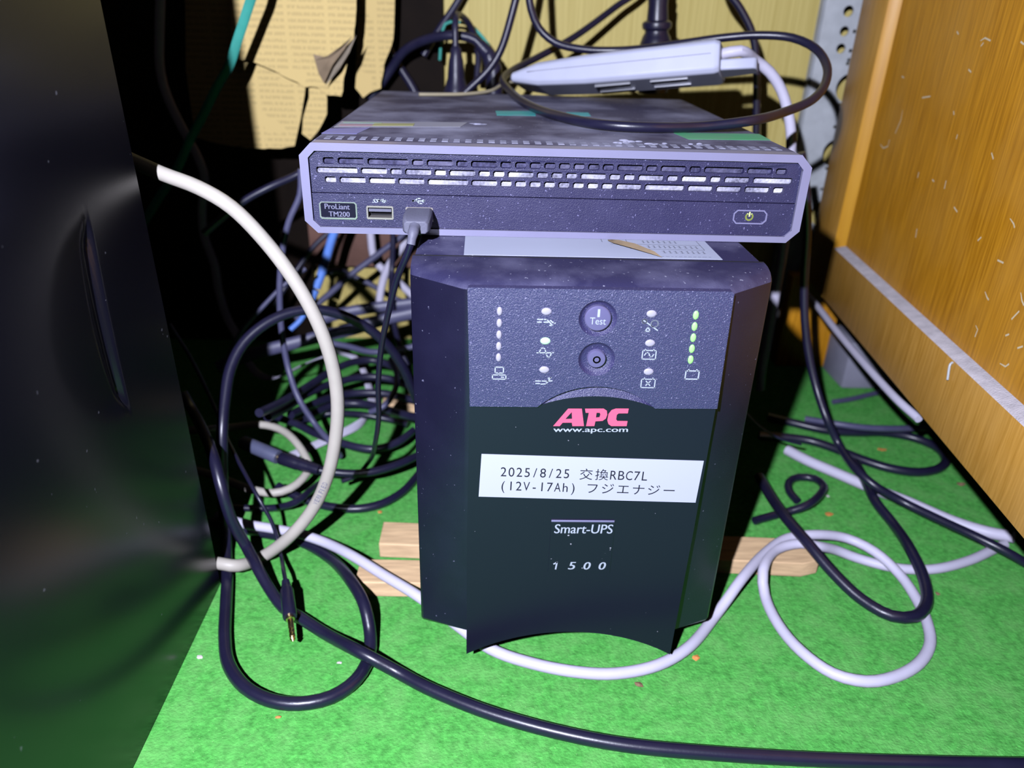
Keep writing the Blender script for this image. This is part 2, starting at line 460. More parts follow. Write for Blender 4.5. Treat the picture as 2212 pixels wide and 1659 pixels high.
def thing(name, loc, label, cat, group=None):
    o = bpy.data.objects.new(name, None)
    o.empty_display_size = 0.02
    COL.objects.link(o)
    o.location = Vector(loc) * MM
    ORG[o.name] = Vector(loc)
    return tag(o, label, cat, group)
def tag(o, label, cat, group=None):
    o['label'] = label; o['category'] = cat
    if group: o['group'] = group
    return o
def struct(o):
    o['kind'] = 'structure'; return o

# ---------------------------------------------------------------- the setting
mb = MB(); mb.faces([(-900, -900, 0), (900, -900, 0), (900, 490, 0), (-900, 490, 0)], [(0, 1, 2, 3)])
struct(mb.build('floor', M['carpet'], smooth=False))
struct(MB().box(-900, 900, 490, 505, 0, 900).build('wall_back', M['wall_wood'], smooth=False))
struct(MB().box(-520, -500, -900, 490, 0, 900).build('wall_left', M['wall_dark'], smooth=False))

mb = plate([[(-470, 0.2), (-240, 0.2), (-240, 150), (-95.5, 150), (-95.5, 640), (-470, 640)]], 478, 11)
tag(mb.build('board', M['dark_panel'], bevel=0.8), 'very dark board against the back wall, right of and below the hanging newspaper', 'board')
tag(MB().box(-239, -95.5, 472, 489, 91, 149.8, bev=1).build('board', M['brown_board']), 'reddish brown board low on the back wall behind the blue network cable', 'board')

# ---------------------------------------------------------------- black computer tower on the left
tower = thing('pc_tower', (-330, -160, 0), 'tall glossy black computer tower standing at the left', 'computer')
MB().box(-424, -243, -395, 73.5, 0.3, 470, bev=1.5).build('body', M['tower'], tower)
def tower_face():
    mb = MB()
    Y = [74 - i * 1.3 for i in range(100)] + [-56 - i * 6 for i in range(57)]
    zs = [0.4 + i * 3.4 for i in range(139)]
    def inset(y, z):
        # finger scoop: deep straight wall on one side, shallow half moon on the other
        t = (z - 166) / (254 - 166)
        if t < -0.08 or t > 1.05: return 0.0
        edge = 16.5 + 4.5 * t
        half = 50 * math.sqrt(max(0.0, 1 - ((t - 0.5) / 0.53) ** 2))
        u = (edge - y) / max(half, 1e-3)
        if u < 0 or u > 1: return 0.0
        ends = min(1.0, max(0.0, (1.03 - t) / 0.14), max(0.0, (t + 0.06) / 0.14))
        def st(q): q = max(0.0, min(1.0, q)); return q * q * (3 - 2 * q)
        return ends * st(u / 0.14) * (2.2 * (1 - u) ** 1.2 + 1.2 * (1 - st((u - 0.18) / 0.10)))
    V = [[mb.bm.verts.new((-221.0 - (74 - y) * -0.035 * 0 - z * 0.016 - inset(y, z), y, z)) for z in zs] for y in Y]
    for i in range(len(Y) - 1):
        for j in range(len(zs) - 1):
            mb.bm.faces.new((V[i][j], V[i + 1][j], V[i + 1][j + 1], V[i][j + 1]))
    n = len(zs) - 1
    # returned edges of the panel
    back = [[(-243, y, z) for z in (zs[0], zs[-1])] for y in (Y[0], Y[-1])]
    for col, bk in ((V[0], back[0]), (V[-1], back[1])):
        a = mb.bm.verts.new(bk[0]); c = mb.bm.verts.new(bk[1])
        mb.bm.faces.new([a] + col + [c])
    return mb
tower_face().build('side_panel', M['tower'], tower, angle=30)

# ---------------------------------------------------------------- wooden cabinet on the right
WP, WD, WN = Vector((281.20, 430.00, 0.00)), Vector((-0.113704, -0.993515, 0.000000)), Vector((-0.993515, 0.113704, 0.000000))
def cab(s, z, d):
    """point on the cabinet side: s along it towards the viewer, z up, d outwards (to the left)"""
    p = WP + WD * s + WN * d
    return (p.x, p.y, z)
def cab_box(mb, s0, s1, z0, z1, d0, d1, bev=0.0):
    t = MB().box(0, s1 - s0, 0, d1 - d0, 0, z1 - z0, bev=bev)
    Mx = Matrix(((WD.x, WN.x, 0, 0), (WD.y, WN.y, 0, 0), (0, 0, 1, 0), (0, 0, 0, 1)))
    Mx.translation = Vector(cab(s0, z0, d0))
    m = t.bm; bmesh.ops.transform(m, matrix=Mx, verts=m.verts)
    mb.join(m); return mb
ZB, ZT, SE = 103.7, 640, 610
cabinet = thing('wooden_cabinet', cab(SE / 2, 0, -120), 'scratched orange-brown wooden cabinet on legs at the right', 'cabinet')
cab_box(MB(), 0, SE, ZB, ZT, -300, -19).build('body', M['cabinet_frame'], cabinet)
cab_box(MB(), 70, SE, 146, ZT, -19, -9).build('side_panel', M['cabinet_panel'], cabinet)
cab_box(MB(), 0, 66, ZB, ZT, -19, 0, bev=0.8).build('stile', M['cabinet_frame'], cabinet)
cab_box(MB(), 66, SE, ZB, 153.5, -19, 0, bev=0.8).build('bottom_rail', M['cabinet_frame'], cabinet)
mb = MB().faces([cab(66.0, 153.5, 0.05), cab(66.0, ZT, 0.05), cab(71, ZT, -9), cab(71, 153.5, -9), cab(71, 153.5, -10), cab(71, ZT, -10), cab(65.9, ZT, -10), cab(65.9, 153.5, -10)],
                [(0, 1, 2, 3), (3, 2, 5, 4), (0, 3, 4, 7), (1, 6, 5, 2), (7, 4, 5, 6), (0, 7, 6, 1)])
mb.build('stile_bevel', M['cabinet_inner'], cabinet)['label'] = 'bright orange bevelled inner edge of the stile'
mb = MB().loft([[cab(s, 153.2, 0), cab(s, 154.0, -0.6), cab(s, 156.0, -8.6), cab(s, 156.6, -9.5), cab(s, 153.2, -9.5)] for s in [70 + i * 8 for i in range(68)]])
mb.build('ledge', M['ledge_dust'], cabinet)['label'] = 'sloping ledge covered in pale dust'
# worn spots where the lacquer is scratched through
scr = [[(270.8, 334.5), (275.4, 333.2)], [(221.4, 333.6), (226.5, 335.4), (234.8, 334.0)], [(226.4, 332.7), (224.1, 330.5)], [(106.8, 304.7), (112.0, 304.0)], [(155.1, 293.2), (168.8, 295.4)], [(124.9, 281.2), (126.2, 273.7), (121.5, 263.3)], [(96.2, 250.9), (104.1, 249.1), (112.8, 251.9), (113.4, 257.1)], [(249.2, 233.3), (255.4, 231.4)], [(204.2, 207.0), (205.8, 200.9)], [(318.7, 217.6), (325.7, 218.0)], [(317.7, 242.3), (323.2, 240.4), (325.2, 238.7)], [(207.2, 243.2), (210.8, 242.6)], [(183.9, 338.4), (187.8, 336.7)], [(316.4, 197.1), (320.3, 194.9), (323.1, 194.1)], [(351.2, 208.6), (354.9, 205.0), (358.0, 203.4)], [(351.2, 192.5), (355.6, 199.2)], [(318.2, 175.7), (321.7, 174.3), (321.3, 169.2)], [(350.8, 182.3), (353.8, 184.4)], [(354.6, 166.4), (360.6, 167.1), (363.0, 169.9)], [(365.3, 180.7), (369.5, 183.6)], [(211.1, 289.8), (213.2, 287.6)], [(275.8, 272.6), (280.1, 269.5)], [(228.1, 246.6), (228.8, 241.1)], [(290.7, 221.7), (293.6, 224.8)], [(215.8, 316.3), (220.7, 314.9)], [(182.6, 243.9), (182.8, 239.9)], [(225.9, 273.7), (226.0, 276.7)]]
for ln in scr:
    P2 = [Vector(p) for p in ln]
    nrm = []
    for i in range(len(P2)):
        d = (P2[min(i + 1, len(P2) - 1)] - P2[max(i - 1, 0)]).normalized(); nrm.append(Vector((-d.y, d.x)) * (0.55 if 0 < i or len(P2) == 2 else 0.3))
    mb = MB().loft([[cab(p.x + n.x, p.y + n.y, -8.93), cab(p.x - n.x, p.y - n.y, -8.93)] for p, n in zip(P2, nrm)], caps=False, closed=False)
    mb.build('scratch', M['scratch'], cabinet, smooth=False)
MB().box(270, 327, 431, 449, 0, 103.5, bev=0.6).build('leg', M['cabinet_panel'], cabinet)
MB().box(300, 350, -150, -130, 0, 103.5, bev=0.6).build('leg', M['cabinet_panel'], cabinet)
MB().tube([cab(323, 152, 0.2), cab(323.6, 151, 1.6), cab(325.5, 141, 1.4)], 0.7, n=8, step=2).build('nail', M['steel'], cabinet)['label'] = 'small bent steel nail in the bottom rail'

# ---------------------------------------------------------------- slotted steel post
post = thing('slotted_post', (292, 466, 0), 'grey slotted steel angle post beside the wooden cabinet', 'post')
holes = []
z0 = 223.2
for k in range(-3, 5):
    zc = 223.2 + 61.5 * k + (0 if k < 2 else 0)
    if zc > 20 and zc < 300: holes.append(circ(302, zc, 13.5, 36))
    if zc < 300:
        for dx, dz in ((-8.5, 24), (-8.5, -16.5)):
            if zc + dz > 15: holes.append(circ(296 + (-0.5 if dz > 0 else 0), zc + dz + 1, 1.7, 14))
for zc in (319.5, 334.5, 351.5, 372, 390, 410): holes.append(circ(285.5, zc, 4.4 if zc < 345 else 4.9, 24))
for zc in (306.6, 317.8, 334.6): holes.append(circ(295.2, zc, 1.8, 14))
mb = plate([rect(262.6, 312, 2, 470)] + holes, 464.5, 2.2)
mb.build('front_flange', M['steel'], post, bevel=0.25)
mb = MB().loft([[(262.6 + 3.2 * (1 - math.cos(a)) - 3.0, 464.5 + 3.2 * math.sin(a) - 0.2 + (0 if a < 1.5 else 16 * (a - 1.5)), z) for a in (0, 0.4, 0.8, 1.2, 1.5, 2.6)] +
                [(262.6 + 2.2, 464.5 + y_, z) for y_ in (20, 4, 2.2)] for z in (2, 470)])
mb.build('side_flange', M['steel'], post)

# ---------------------------------------------------------------- wooden battens under the power unit
def batten(pts, label):
    mb = MB()
    mb.prism(pts, lambda x, y: (x, y, 0.1), lambda x, y: (x, y, 12))
    return tag(mb.build('wooden_batten', M['batten'], bevel=0.8), label, 'batten', 'battens under the power unit')
batten([(-131, 63), (60, 60), (60, 83), (-131, 86)], 'pale wooden batten under the black power unit, the one nearer the viewer')
batten([(-121, 102), (168, 84), (181, 88), (184, 100), (182, 108), (176, 111), (-121, 127)], 'pale wooden batten under the black power unit, longer and farther back, sticking out right')
batten([(-146, 306), (60, 306), (60, 328), (-146, 328)], 'pale wooden batten under the power unit, rearmost, its end showing among the black cables')

# ---------------------------------------------------------------- uninterruptible power supply
ups = thing('power_unit', (0, 220, 12), 'black battery backup unit with red logo, standing on wooden battens', 'battery backup')
CX = 0.8
mb = MB().box(-84.5, 84.5, 36.6, 439, 20, 236, bev=2.0)
mb.build('body', M['ups_top'], ups)
for x in (-50, 50):
    for y in (72, 96, 316, 410):
        if (y == 96 and x < 0) or (y == 72 and x > 0): continue
        zb = 0.2 if y == 410 else 12.05
        MB().lathe((x, y, 20), (0, 0, -1), [(9, 0), (8, 20 - zb)], n=18).build('foot', M['dark'], ups)
def bezel_ring(z, d, yf):
    yc = 22 + d * 0.7
    return [(-84.8, 36.4, z), (-84.8, yc, z), (-83.5, yc - 1.6, z), (-59.5, yf + d + 0.6, z), (-57.5, yf + d, z),
            (59, yf + d, z), (61, yf + d + 0.6, z), (83.7, yc - 1.6, z), (85.0, yc, z), (85.0, 36.4, z)]
MB().loft([bezel_ring(*q) for q in ((20, 2.5, 11), (23, 0, 10.5), (80, 0, 8), (150, 0, 5.2), (226, 0, 2.2), (231.2, 0.6, 1.8))]).build('bezel', M['black_side'], ups, angle=25)
MB().loft([bezel_ring(*q) for q in ((231.2, 0.6, 1.8), (232.6, 2.0, 1.8), (234.4, 6, 1.8), (235.6, 12, 2), (236, 18, 2))]).build('bezel_top', M['ups_top'], ups, angle=50)['label'] = 'dusty rounded top edge of the bezel'
mb = MB().box(-84.6, 84.8, 36.2, 36.9, 21, 236.3); mb.build('seam', M['dark'], ups)
# upper control panel: plate with a scooped lower edge and two round wells
def arcp(x0, x1, zb, zp, n=26):
    c = (x0 + x1) / 2; h = (x1 - x0) / 2; k = zp - zb
    R = (h * h + k * k) / (2 * k)
    return [(x0 + (x1 - x0) * i / n, zb - (R - k) + math.sqrt(max(0, R * R - (x0 + (x1 - x0) * i / n - c) ** 2))) for i in range(n + 1)]
outer = arcp(-24.5, 31.5, 174.6, 185.8)
inner = arcp(-24.5, 31.5, 174.6, 180.2)
up = [(-56.4, 174.4)] + outer + [(61.2, 175.0), (60.2, 232.5), (59.2, 233.6), (-57.2, 233.2), (-57.6, 232.0)]
well1, well2 = (0.6, 219.8, 8.6), (1.6, 199.8, 8.4)
mb = plate([up, circ(*well1), circ(*well2)], -0.7, 4)
panel_top = mb.build('control_panel', M['black_textured'], ups, bevel=0.3)
panel_top['label'] = 'textured upper control panel'
for cx_, cz_, r in (well1, well2):
    prof = [(r + 0.02, 0.0), (r - 1.0, -1.5), (r - 2.0, -2.3), (r * 0.3, -2.5)]
    MB().lathe((cx_, -0.7, cz_), (0, -1, 0), prof, n=40, caps=False).build('button_well', M['black_textured'], ups)
b1 = MB().lathe((0.6, 2.6, 219.8), (0, -1, 0), [(6.0, 0), (6.0, 3.2), (5.5, 3.7), (3, 3.9), (0.2, 3.95)], n=40).build('push_button', M['button'], ups)
b1['label'] = 'large round button marked Test'
mb = MB(); lettering(mb, 'Test', (-3.0, -1.5, 217.3), (7.2, 0, -0.05), (0, 0, 3.3)); mb.join(strokes([[(0.7, 221.2), (0.7, 224.2)]], -1.5, 1.1).bm)
mb.build('lettering', M['print_white'], b1, smooth=False)
b2 = MB().lathe((1.6, 2.6, 199.8), (0, -1, 0), [(4.3, 0), (4.3, 3.0), (3.9, 3.5), (2, 3.6), (0.2, 3.65)], n=36).build('push_button', M['button'], ups)
b2['label'] = 'smaller round button marked with a ring'
strokes([circ(1.6, 199.8, 1.45, 28) + [(1.6 + 1.45, 199.8)]], -1.15, 0.75).build('lettering', M['print_white'], b2, smooth=False)
# crescent ramp below the wells
mb = MB().loft([[(x, -0.6, z) for x, z in outer], [(x, 2.0, z) for x, z in outer], [(x, 0.5, z) for x, z in inner]], caps=False, closed=False)
mb.build('crescent', M['black_textured'], ups)
# lower panel with an arched bottom edge and pointed corners
low_arch = arcp(-57.8, 58.6, 14.6, 31.7, 36)
lowp = low_arch[::-1] + [(-57.6, 100), (-56.6, 174.2)] + inner + [(61.0, 174.8), (60.2, 100)]
mb = plate([lowp], 0.7, 2.4)
lower = mb.build('front_panel', M['black_plastic'], ups, bevel=0.4)
lower['label'] = 'smooth lower front panel with arched bottom edge'
plate([rect(-56.5, 59.5, 40, 228)], 3.0, 6).build('panel_core', M['dark'], ups)
# lamps
for k in range(5):
    MB().ell((-43.4, -0.7, 222.5 - 5.62 * k), 1.25, 0.7, 2.1).build('lamp', M['led_off'], ups)['label'] = 'unlit white lamp in the left column'
    MB().ell((44.4 - 0.1 * k + 0.5 * k / 2, -0.7, 222.3 - 5.45 * k), 1.3, 0.7, 2.1).build('lamp', M['led_green'], ups)['label'] = 'lit green lamp in the right column'
for k, z in enumerate((222.8, 208.6, 194.2)):
    MB().ell((-22.6 + 0.2 * k, -0.7, z), 2.3, 0.7, 1.75).build('lamp', M['led_mint'] if k == 1 else M['led_off'], ups)['label'] = 'lit pale green oval lamp' if k == 1 else 'unlit oval lamp left of the buttons'
    MB().ell((24.4 + 0.9 * k, -0.7, z - 0.2), 2.3, 0.7, 1.75).build('lamp', M['led_off'], ups)['label'] = 'unlit oval lamp right of the buttons'
# printed symbols
yp = -0.83
def sym(lines, wd=0.5): strokes(lines, yp, wd).build('symbol', M['print_white'], ups, smooth=False)
def rc(x0, x1, z0, z1): return [(x0, z0), (x1, z0), (x1, z1), (x0, z1), (x0, z0)]
sym([rc(-44.8, -41.0, 192.2, 195.2), rc(-46.0, -39.8, 189.1, 191.2), [(-43.2, 192.2), (-43.2, 191.2)], [(-41.9, 190.1), (-40.8, 190.1)]])
sym([[(-26.4, 219.0), (-24.0, 219.0)], [(-23.3, 219.0), (-22.2, 219.0), (-19.6, 216.3)], [(-26.4, 217.7), (-24.6, 217.7)], [(-23.4, 217.7), (-21.6, 217.7)], [(-20.6, 218.6), (-19.0, 217.3), (-18.4, 217.3)], [(-20.8, 216.2), (-19.8, 216.2)]], 0.55)
sym([[(-26.0, 202.7), (-18.4, 202.9)], [(-25.0, 202.7), (-24.2, 204.6), (-23.2, 205.4), (-22.3, 204.4), (-21.6, 201.9), (-20.8, 200.4), (-19.9, 201.0), (-19.2, 203.0)]])
sym([[(-26.0, 188.4), (-23.6, 188.4)], [(-22.9, 188.4), (-20.6, 188.4), (-18.3, 188.6)], [(-25.8, 187.1), (-24.0, 187.1)], [(-23.4, 186.8), (-21.0, 187.0), (-19.0, 190.4)], [(-20.2, 189.9), (-18.8, 190.3)]], 0.55)
sym([[(20.9, 219.6), (28.0, 214.7)], circ(21.6, 219.0, 1.0, 16) + [(22.6, 219.0)], circ(26.3, 217.9, 1.6, 18) + [(27.9, 217.9)], [(22.4, 214.2), (24.6, 214.2), (23.6, 216.3), (22.4, 214.2)]])
sym([rc(22.4, 28.6, 200.4, 204.8), [(23.6, 204.8), (23.6, 205.4)], [(27.4, 204.8), (27.4, 205.4)], [(23.4, 202.4), (24.2, 203.8), (25.2, 203.6), (26.0, 201.8), (26.8, 201.5), (27.6, 202.8)]])
sym([rc(23.4, 29.8, 185.8, 190.2), [(24.6, 190.2), (24.6, 190.9)], [(28.6, 190.2), (28.6, 190.9)], [(25.6, 186.9), (27.6, 189.2)], [(25.6, 189.2), (27.6, 186.9)]])
sym([rc(43.6, 49.8, 190.6, 194.8), [(44.8, 194.8), (44.8, 195.5)], [(48.6, 194.8), (48.6, 195.5)]], 0.6)
# logo and web address
lg = [[[(-16.4, 163.7), (-9.7, 173.3), (-3.2, 173.4), (-1.5, 163.9), (-7.1, 163.8), (-7.5, 165.7), (-11.9, 165.6), (-13.2, 163.7)], [(-10.7, 167.7), (-7.9, 171.5), (-7.5, 167.8)]], [[(-0.5, 163.9), (0.3, 171.2), (-1.2, 171.2), (-1.7, 173.4), (7.2, 173.6), (8.8, 172.5), (9.2, 170.3), (8.7, 168.2), (7.2, 166.9), (3.8, 166.6), (3.5, 164.0)], [(3.9, 168.7), (4.0, 171.3), (5.5, 171.3), (5.9, 170.4), (5.6, 168.9)]], [[(19.2, 173.8), (19.0, 171.2), (14.6, 171.1), (13.8, 170.3), (13.7, 167.9), (14.3, 167.0), (19.3, 167.0), (19.1, 164.2), (11.7, 164.1), (10.2, 165.2), (9.5, 167.3), (9.8, 170.8), (11.1, 172.9), (13.0, 173.7)]]]
mb = MB()
for loops in lg: mb.join(fill2d(loops, 0.12), upright(0.62))
mb.build('logo', M['logo_red'], ups, smooth=False)['label'] = 'red logo letters'
mb = MB(); lettering(mb, 'www.apc.com', (-16.2, 0.6, 159.6), (36.0, 0, 0.5), (0, 0, 2.7), bold=0.22)
mb.build('lettering', M['print_white'], ups, smooth=False)
# white label tape with typed date
mb = MB(); mb.loft([[(-50.6, y, 147.6), (59.4, y, 145.1), (58.7, y, 120.1), (-51.8, y, 122.5)] for y in (0.66, 0.46)])
tape = mb.build('label_tape', M['tape_white'], ups, smooth=False)
tape['label'] = 'white label tape with typed black lettering'
mb = MB()
UX = (1, 0, -0.0235)
mono(mb, '2025/8/25 交換RBC7L', (-41.6, 0.4, 134.9), UX, (0.02, 0, 1), 3.92, 7.7)
mono(mb, '(12V-17Ah) フジエナジー', (-41.6, 0.4, 126.7), UX, (0.02, 0, 1), 3.90, 7.7)
mb.build('lettering', M['ink_black'], tape, smooth=False)
# name plate set in the lower panel
plate([rect(-14.4, 18.6, 74.6, 108.0)], 0.2, 0.8).build('name_plate', M['black_plastic'], ups, bevel=0.15)
MB().box(-14.4, 18.2, -0.1, 0.7, 107.6, 108.6, bev=0.2).build('plate_edge_highlight', M['rim'], ups)  # bar along the plate's top edge, its highlight painted as lighter violet
mb = MB(); lettering(mb, 'Smart-UPS', (-12.6, 0.1, 100.3), (30.1, 0, 0.1), (0.1, 0, 5.8), shear=0.06, bold=0.2)
for i, ch in enumerate('500'): lettering(mb, ch, (-4.0 + 8.1 * i, 0.1, 76.6), (3.5, 0, 0), (0.3, 0, 5.0), shear=0.1, bold=0.3)
mb.join(strokes([[(-11.6, 80.2), (-10.0, 81.3), (-10.5, 76.8)]], 0.1, 0.85).bm)
mb.build('lettering', M['print_white'], ups, smooth=False)
# paper label on the top, corner curled back
mb = MB(); mb.loft([[(-60.5, 38.6, z), (65.5, 39.4, z), (64, 130, z), (-61.5, 130, z)] for z in (236.05, 236.25)])
lab = mb.build('paper_label', M['paper_white'], ups, smooth=False)
lab['label'] = 'white paper label on the top of the unit'
def flat_strokes(lines, z, wd):
    mb = MB()
    for ln in lines:
        for a, b in zip(ln, ln[1:]):
            a, b = Vector(a), Vector(b); d = (b - a).normalized(); n = Vector((-d.y, d.x)) * wd / 2
            mb.faces([(p.x, p.y, z) for p in (a - n, b - n, b + n, a + n)], [(0, 1, 2, 3)])
    return mb
rnd = random.Random(4)
ln = [[(10, 82), (60, 82)], [(10, 72.5), (60, 72.5)], [(14, 63), (60.5, 63)], [(24, 54.5), (60.5, 54.5)], [(10, 90), (10, 66)], [(23, 90), (23, 54.5)], [(60, 90), (60.5, 54.5)]]
for zz, x0, x1 in ((86, 28, 58), (77.5, 30, 48), (68, 31, 50), (59, 32, 57), (50, 38, 60)):
    x = x0
    while x < x1:
        q = rnd.uniform(1.2, 2.2)
        ln.append([(x, zz - 1.3), (x + q, zz - 1.3)]); ln.append([(x, zz + 1.3), (x + q * 0.8, zz + 1.3)]); ln.append([(x + q * .5, zz - 2), (x + q * .5, zz + 2)])
        x += q + 1.0
x = 34
while x < 60:
    q = rnd.uniform(1, 2.2); ln.append([(x, 42.4), (x + q, 42.4)]); x += q + 0.8
flat_strokes(ln, 236.3, 0.45).build('print', M['ink_grey'], lab, smooth=False)
pts = [(14, 70.5), (17, 68.5), (21, 65), (27, 59), (34, 48), (36, 40)]
crl = [(13.5, 70.2), (13, 67), (15, 61), (23, 52), (32, 43), (35.5, 40)]
mb = MB().loft([[(x, y, 236.3) for x, y in pts], [((a[0] + b[0]) / 2, (a[1] + b[1]) / 2, 236.4 + (0, 0.8, 2.0, 2.4, 1.4, 0.2)[i]) for i, (a, b) in enumerate(zip(pts, crl))], [(x, y, 236.5 + (0, 0.3, 0.8, 0.9, 0.5, 0.1)[i]) for i, (x, y) in enumerate(crl)]], caps=False, closed=False)
mb.build('curled_corner', M['paper_torn'], lab)['label'] = 'brownish curled edge of the peeling label'

# ---------------------------------------------------------------- small computer lying on top
SX, SY, SZ = -14.4, 71.5, 236.35
srv = thing('mini_server', (SX, 208, SZ), 'flat dusty grey mini computer lying on the black battery backup', 'computer')
def L_(x, z): return (SX + x, SZ + z)
def lrect(x0, x1, z0, z1, c=0): return [L_(x, z) for x, z in rect(x0, x1, z0, z1, c)]
H = 45.0
mb = MB().loft([[(x, y, z) for x, z in lrect(-128.0, 128.0, 0.4, H - 0.3, 5)] for y in (79.5, 345.5)])
mb.build('case', M['server_top'], srv, bevel=0.5)
mb = plate([lrect(-128.6, 128.6, 0, H, 6.2), lrect(-124.3, 124.3, 3.2, H - 3.9, 3.4)], SY, 9)
mb.build('front_frame', M['silver'], srv, bevel=0.9)
# grille plate: real slots in three rows
rows = [([1, 2, 3, 1, 2, 1, 2, 1, 1, 1, 1, 1, 1, 1, 1, 2, 1, 2, 1, 3, 2, 1], -117.4, 34.7), ([3, 2, 1, 2, 1, 2, 1, 1, 2, 1, 1, 1, 2, 1, 1, 2, 1, 2, 1, 2, 3], -121.0, 30.0), ([1, 2, 2, 2, 3, 2, 1, 1, 1, 1, 1, 1, 1, 1, 2, 3, 2, 2, 2, 1], -117.2, 25.3)]
slots = []
for pat, x0, zb in rows:
    p = 7.37; x = x0
    for n in pat:
        slots.append(lrect(x, x + p * n - 1.65, zb, zb + 3.2, 0.7)); x += p * n
mb = plate([lrect(-124.0, 124.0, 20.6, H - 4.2, 0)] + slots, SY + 1.6, 2.6)
mb.build('grille', M['server_front'], srv, bevel=0.25)
MB().box(SX - 123, SX + 123, SY + 4.4, SY + 5.2, SZ + 33.8, SZ + 40).build('grille_mesh', M['mesh_dark'], srv)['label'] = 'dark mesh behind the top row of slots'
MB().box(SX - 123, SX + 123, SY + 4.0, SY + 5.2, SZ + 22, SZ + 33.7).build('grille_mesh', M['fluff'], srv)['label'] = 'mesh clogged with pale dust behind the lower rows of slots'
def well(x0, x1, z0, z1, c=0): return lrect(x0, x1, z0, z1, c)
fp = [lrect(-124.0, 124.0, 3.4, 20.2, 0), well(-120.9, -101.8, 7.1, 16.0, 1.0), well(-97.1, -83.3, 7.4, 14.4, .6), well(-77.1, -63.0, 6.6, 14.2, .6), well(93.0, 110.0, 9.7, 16.3, 1.6)]
mb = plate(fp, SY + 1.2, 4)
mb.build('front_panel', M['server_front'], srv, bevel=0.35)
MB().box(SX - 124, SX + 124, SY + 6, SY + 7.5, SZ + 3, SZ + H - 3.5).build('back_plate', M['dark'], srv)
npl = plate([lrect(-120.5, -102.2, 7.5, 15.6, 0.8)], SY + 1.0, 2).build('name_plate', M['black_plastic'], srv)
plate([lrect(-120.9, -101.8, 7.1, 16.0, 1.0), lrect(-120.2, -102.5, 7.9, 15.5, .7)], SY + 0.7, 1.5).build('plate_rim', M['chrome'], npl, bevel=0.15)
mb = MB()
lettering(mb, 'ProLiant', (SX - 118.2, SY + 0.9, SZ + 12.3), (12.6, 0, -0.1), (0, 0, 2.7), bold=0.16)
lettering(mb, 'TM200', (SX - 116.4, SY + 0.9, SZ + 8.5), (10.6, 0, -0.1), (0, 0, 2.6), bold=0.16)
mb.build('lettering', M['print_dim'], npl, smooth=False)
for x0, x1, z0, z1 in ((-97.1, -83.3, 7.4, 14.4), (-77.1, -63.0, 6.6, 14.2)):
    p_ = plate([lrect(x0 + .05, x1 - .05, z0 + .05, z1 - .05, 0.5), lrect(x0 + 0.8, x1 - 0.8, z0 + 1.0, z1 - 0.9)], SY + 0.9, 5).build('usb_port', M['port_metal'], srv, bevel=0.2)
    MB().box(SX + x0 + 1.2, SX + x1 - 1.2, SY + 1.6, SY + 6, SZ + z0 + 3.9, SZ + z0 + 5.3).build('contact_tongue', M['plug_grey'], p_)
plate([lrect(92.6, 110.4, 9.3, 16.7, 1.9), lrect(93.3, 109.7, 10.0, 16.0, 1.5)], SY + 0.8, 2).build('button_rim', M['rim'], srv, bevel=0.2)
pb = plate([lrect(93.4, 109.6, 10.1, 15.9, 1.4)], SY + 1.5, 3).build('power_button', M['server_front'], srv, bevel=0.2)
pc = L_(101.2, 13.1)
a0 = [math.radians(a) for a in range(125, 416, 12)]
strokes([[(pc[0] + 1.75 * math.cos(a), pc[1] + 1.75 * math.sin(a)) for a in a0], [(pc[0], pc[1] + 0.3), (pc[0], pc[1] + 2.2)]], SY + 1.35, 0.8).build('power_symbol', M['led_yellow'], pb, smooth=False)
# usb trident symbols
def trident(x, z, k=1.0):
    a = L_(x, z)
    return [[(a[0] - 3.3 * k, a[1]), (a[0] + 3.0 * k, a[1])], circ(a[0] - 2.9 * k, a[1], 0.35 * k, 10), [(a[0] + 2.3 * k, a[1] + .6 * k), (a[0] + 3.2 * k, a[1]), (a[0] + 2.3 * k, a[1] - .6 * k)],
            [(a[0] - 1.8 * k, a[1]), (a[0] - .6 * k, a[1] + 1.3 * k), (a[0] + .8 * k, a[1] + 1.3 * k)], [(a[0] - 0.9 * k, a[1]), (a[0] + .3 * k, a[1] - 1.3 * k), (a[0] + 1.7 * k, a[1] - 1.3 * k)]]
mb = strokes(trident(-70.3, 17.4, 0.95), SY + 1.05, 0.55)
mb.join(strokes(trident(-88.6, 17.0, 0.6), SY + 1.05, 0.45).bm)
lettering(mb, 'SS', (SX - 94.0, SY + 1.05, SZ + 16.0), (3.2, 0, 0), (0.5, 0, 1.9), shear=0.25, bold=.15)
mb.build('symbol', M['print_white'], srv, smooth=False)
# row of dust filled vents along the front of the top
mb = MB(); zt = SZ + H
for i in range(40):
    x = -133.2 + 5.98 * i; y = 91 + (x + 14) * 0.004
    if 0.0 < i: pass
    mb.box(x, x + 3.2, y - 4.5, y + 5.0, zt - 0.55, zt - 0.12)
mb.build('vent_holes', M['vent_dust'], srv, smooth=False)['label'] = 'row of small square vents filled with pale dust'
def sticker(name, pts, m, label, parent=srv, z=None):
    z = z if z is not None else zt - 0.28
    o = MB().loft([[(x, y, z_) for x, y in pts] for z_ in (z, z + 0.12)]).build(name, m, parent, smooth=False); o['label'] = label
    return o
st = sticker('sticker', [(-136, 128), (-66, 142), (-62.4, 163), (-136, 154)], M['sticker_pale'], 'pale faded sticker with coloured bands on the left of the top')
for pts, m in (([(-134, 133), (-116, 136.5), (-116, 141.5), (-134, 139)], 'sticker_pink'), ([(-116, 136.5), (-93, 141), (-93, 151), (-116, 147)], 'sticker_yellow'), ([(-134, 146), (-112, 148), (-112, 151), (-134, 150)], 'sticker_mint')):
    sticker('print', pts, M[m], 'faded coloured print', st, zt - 0.14)
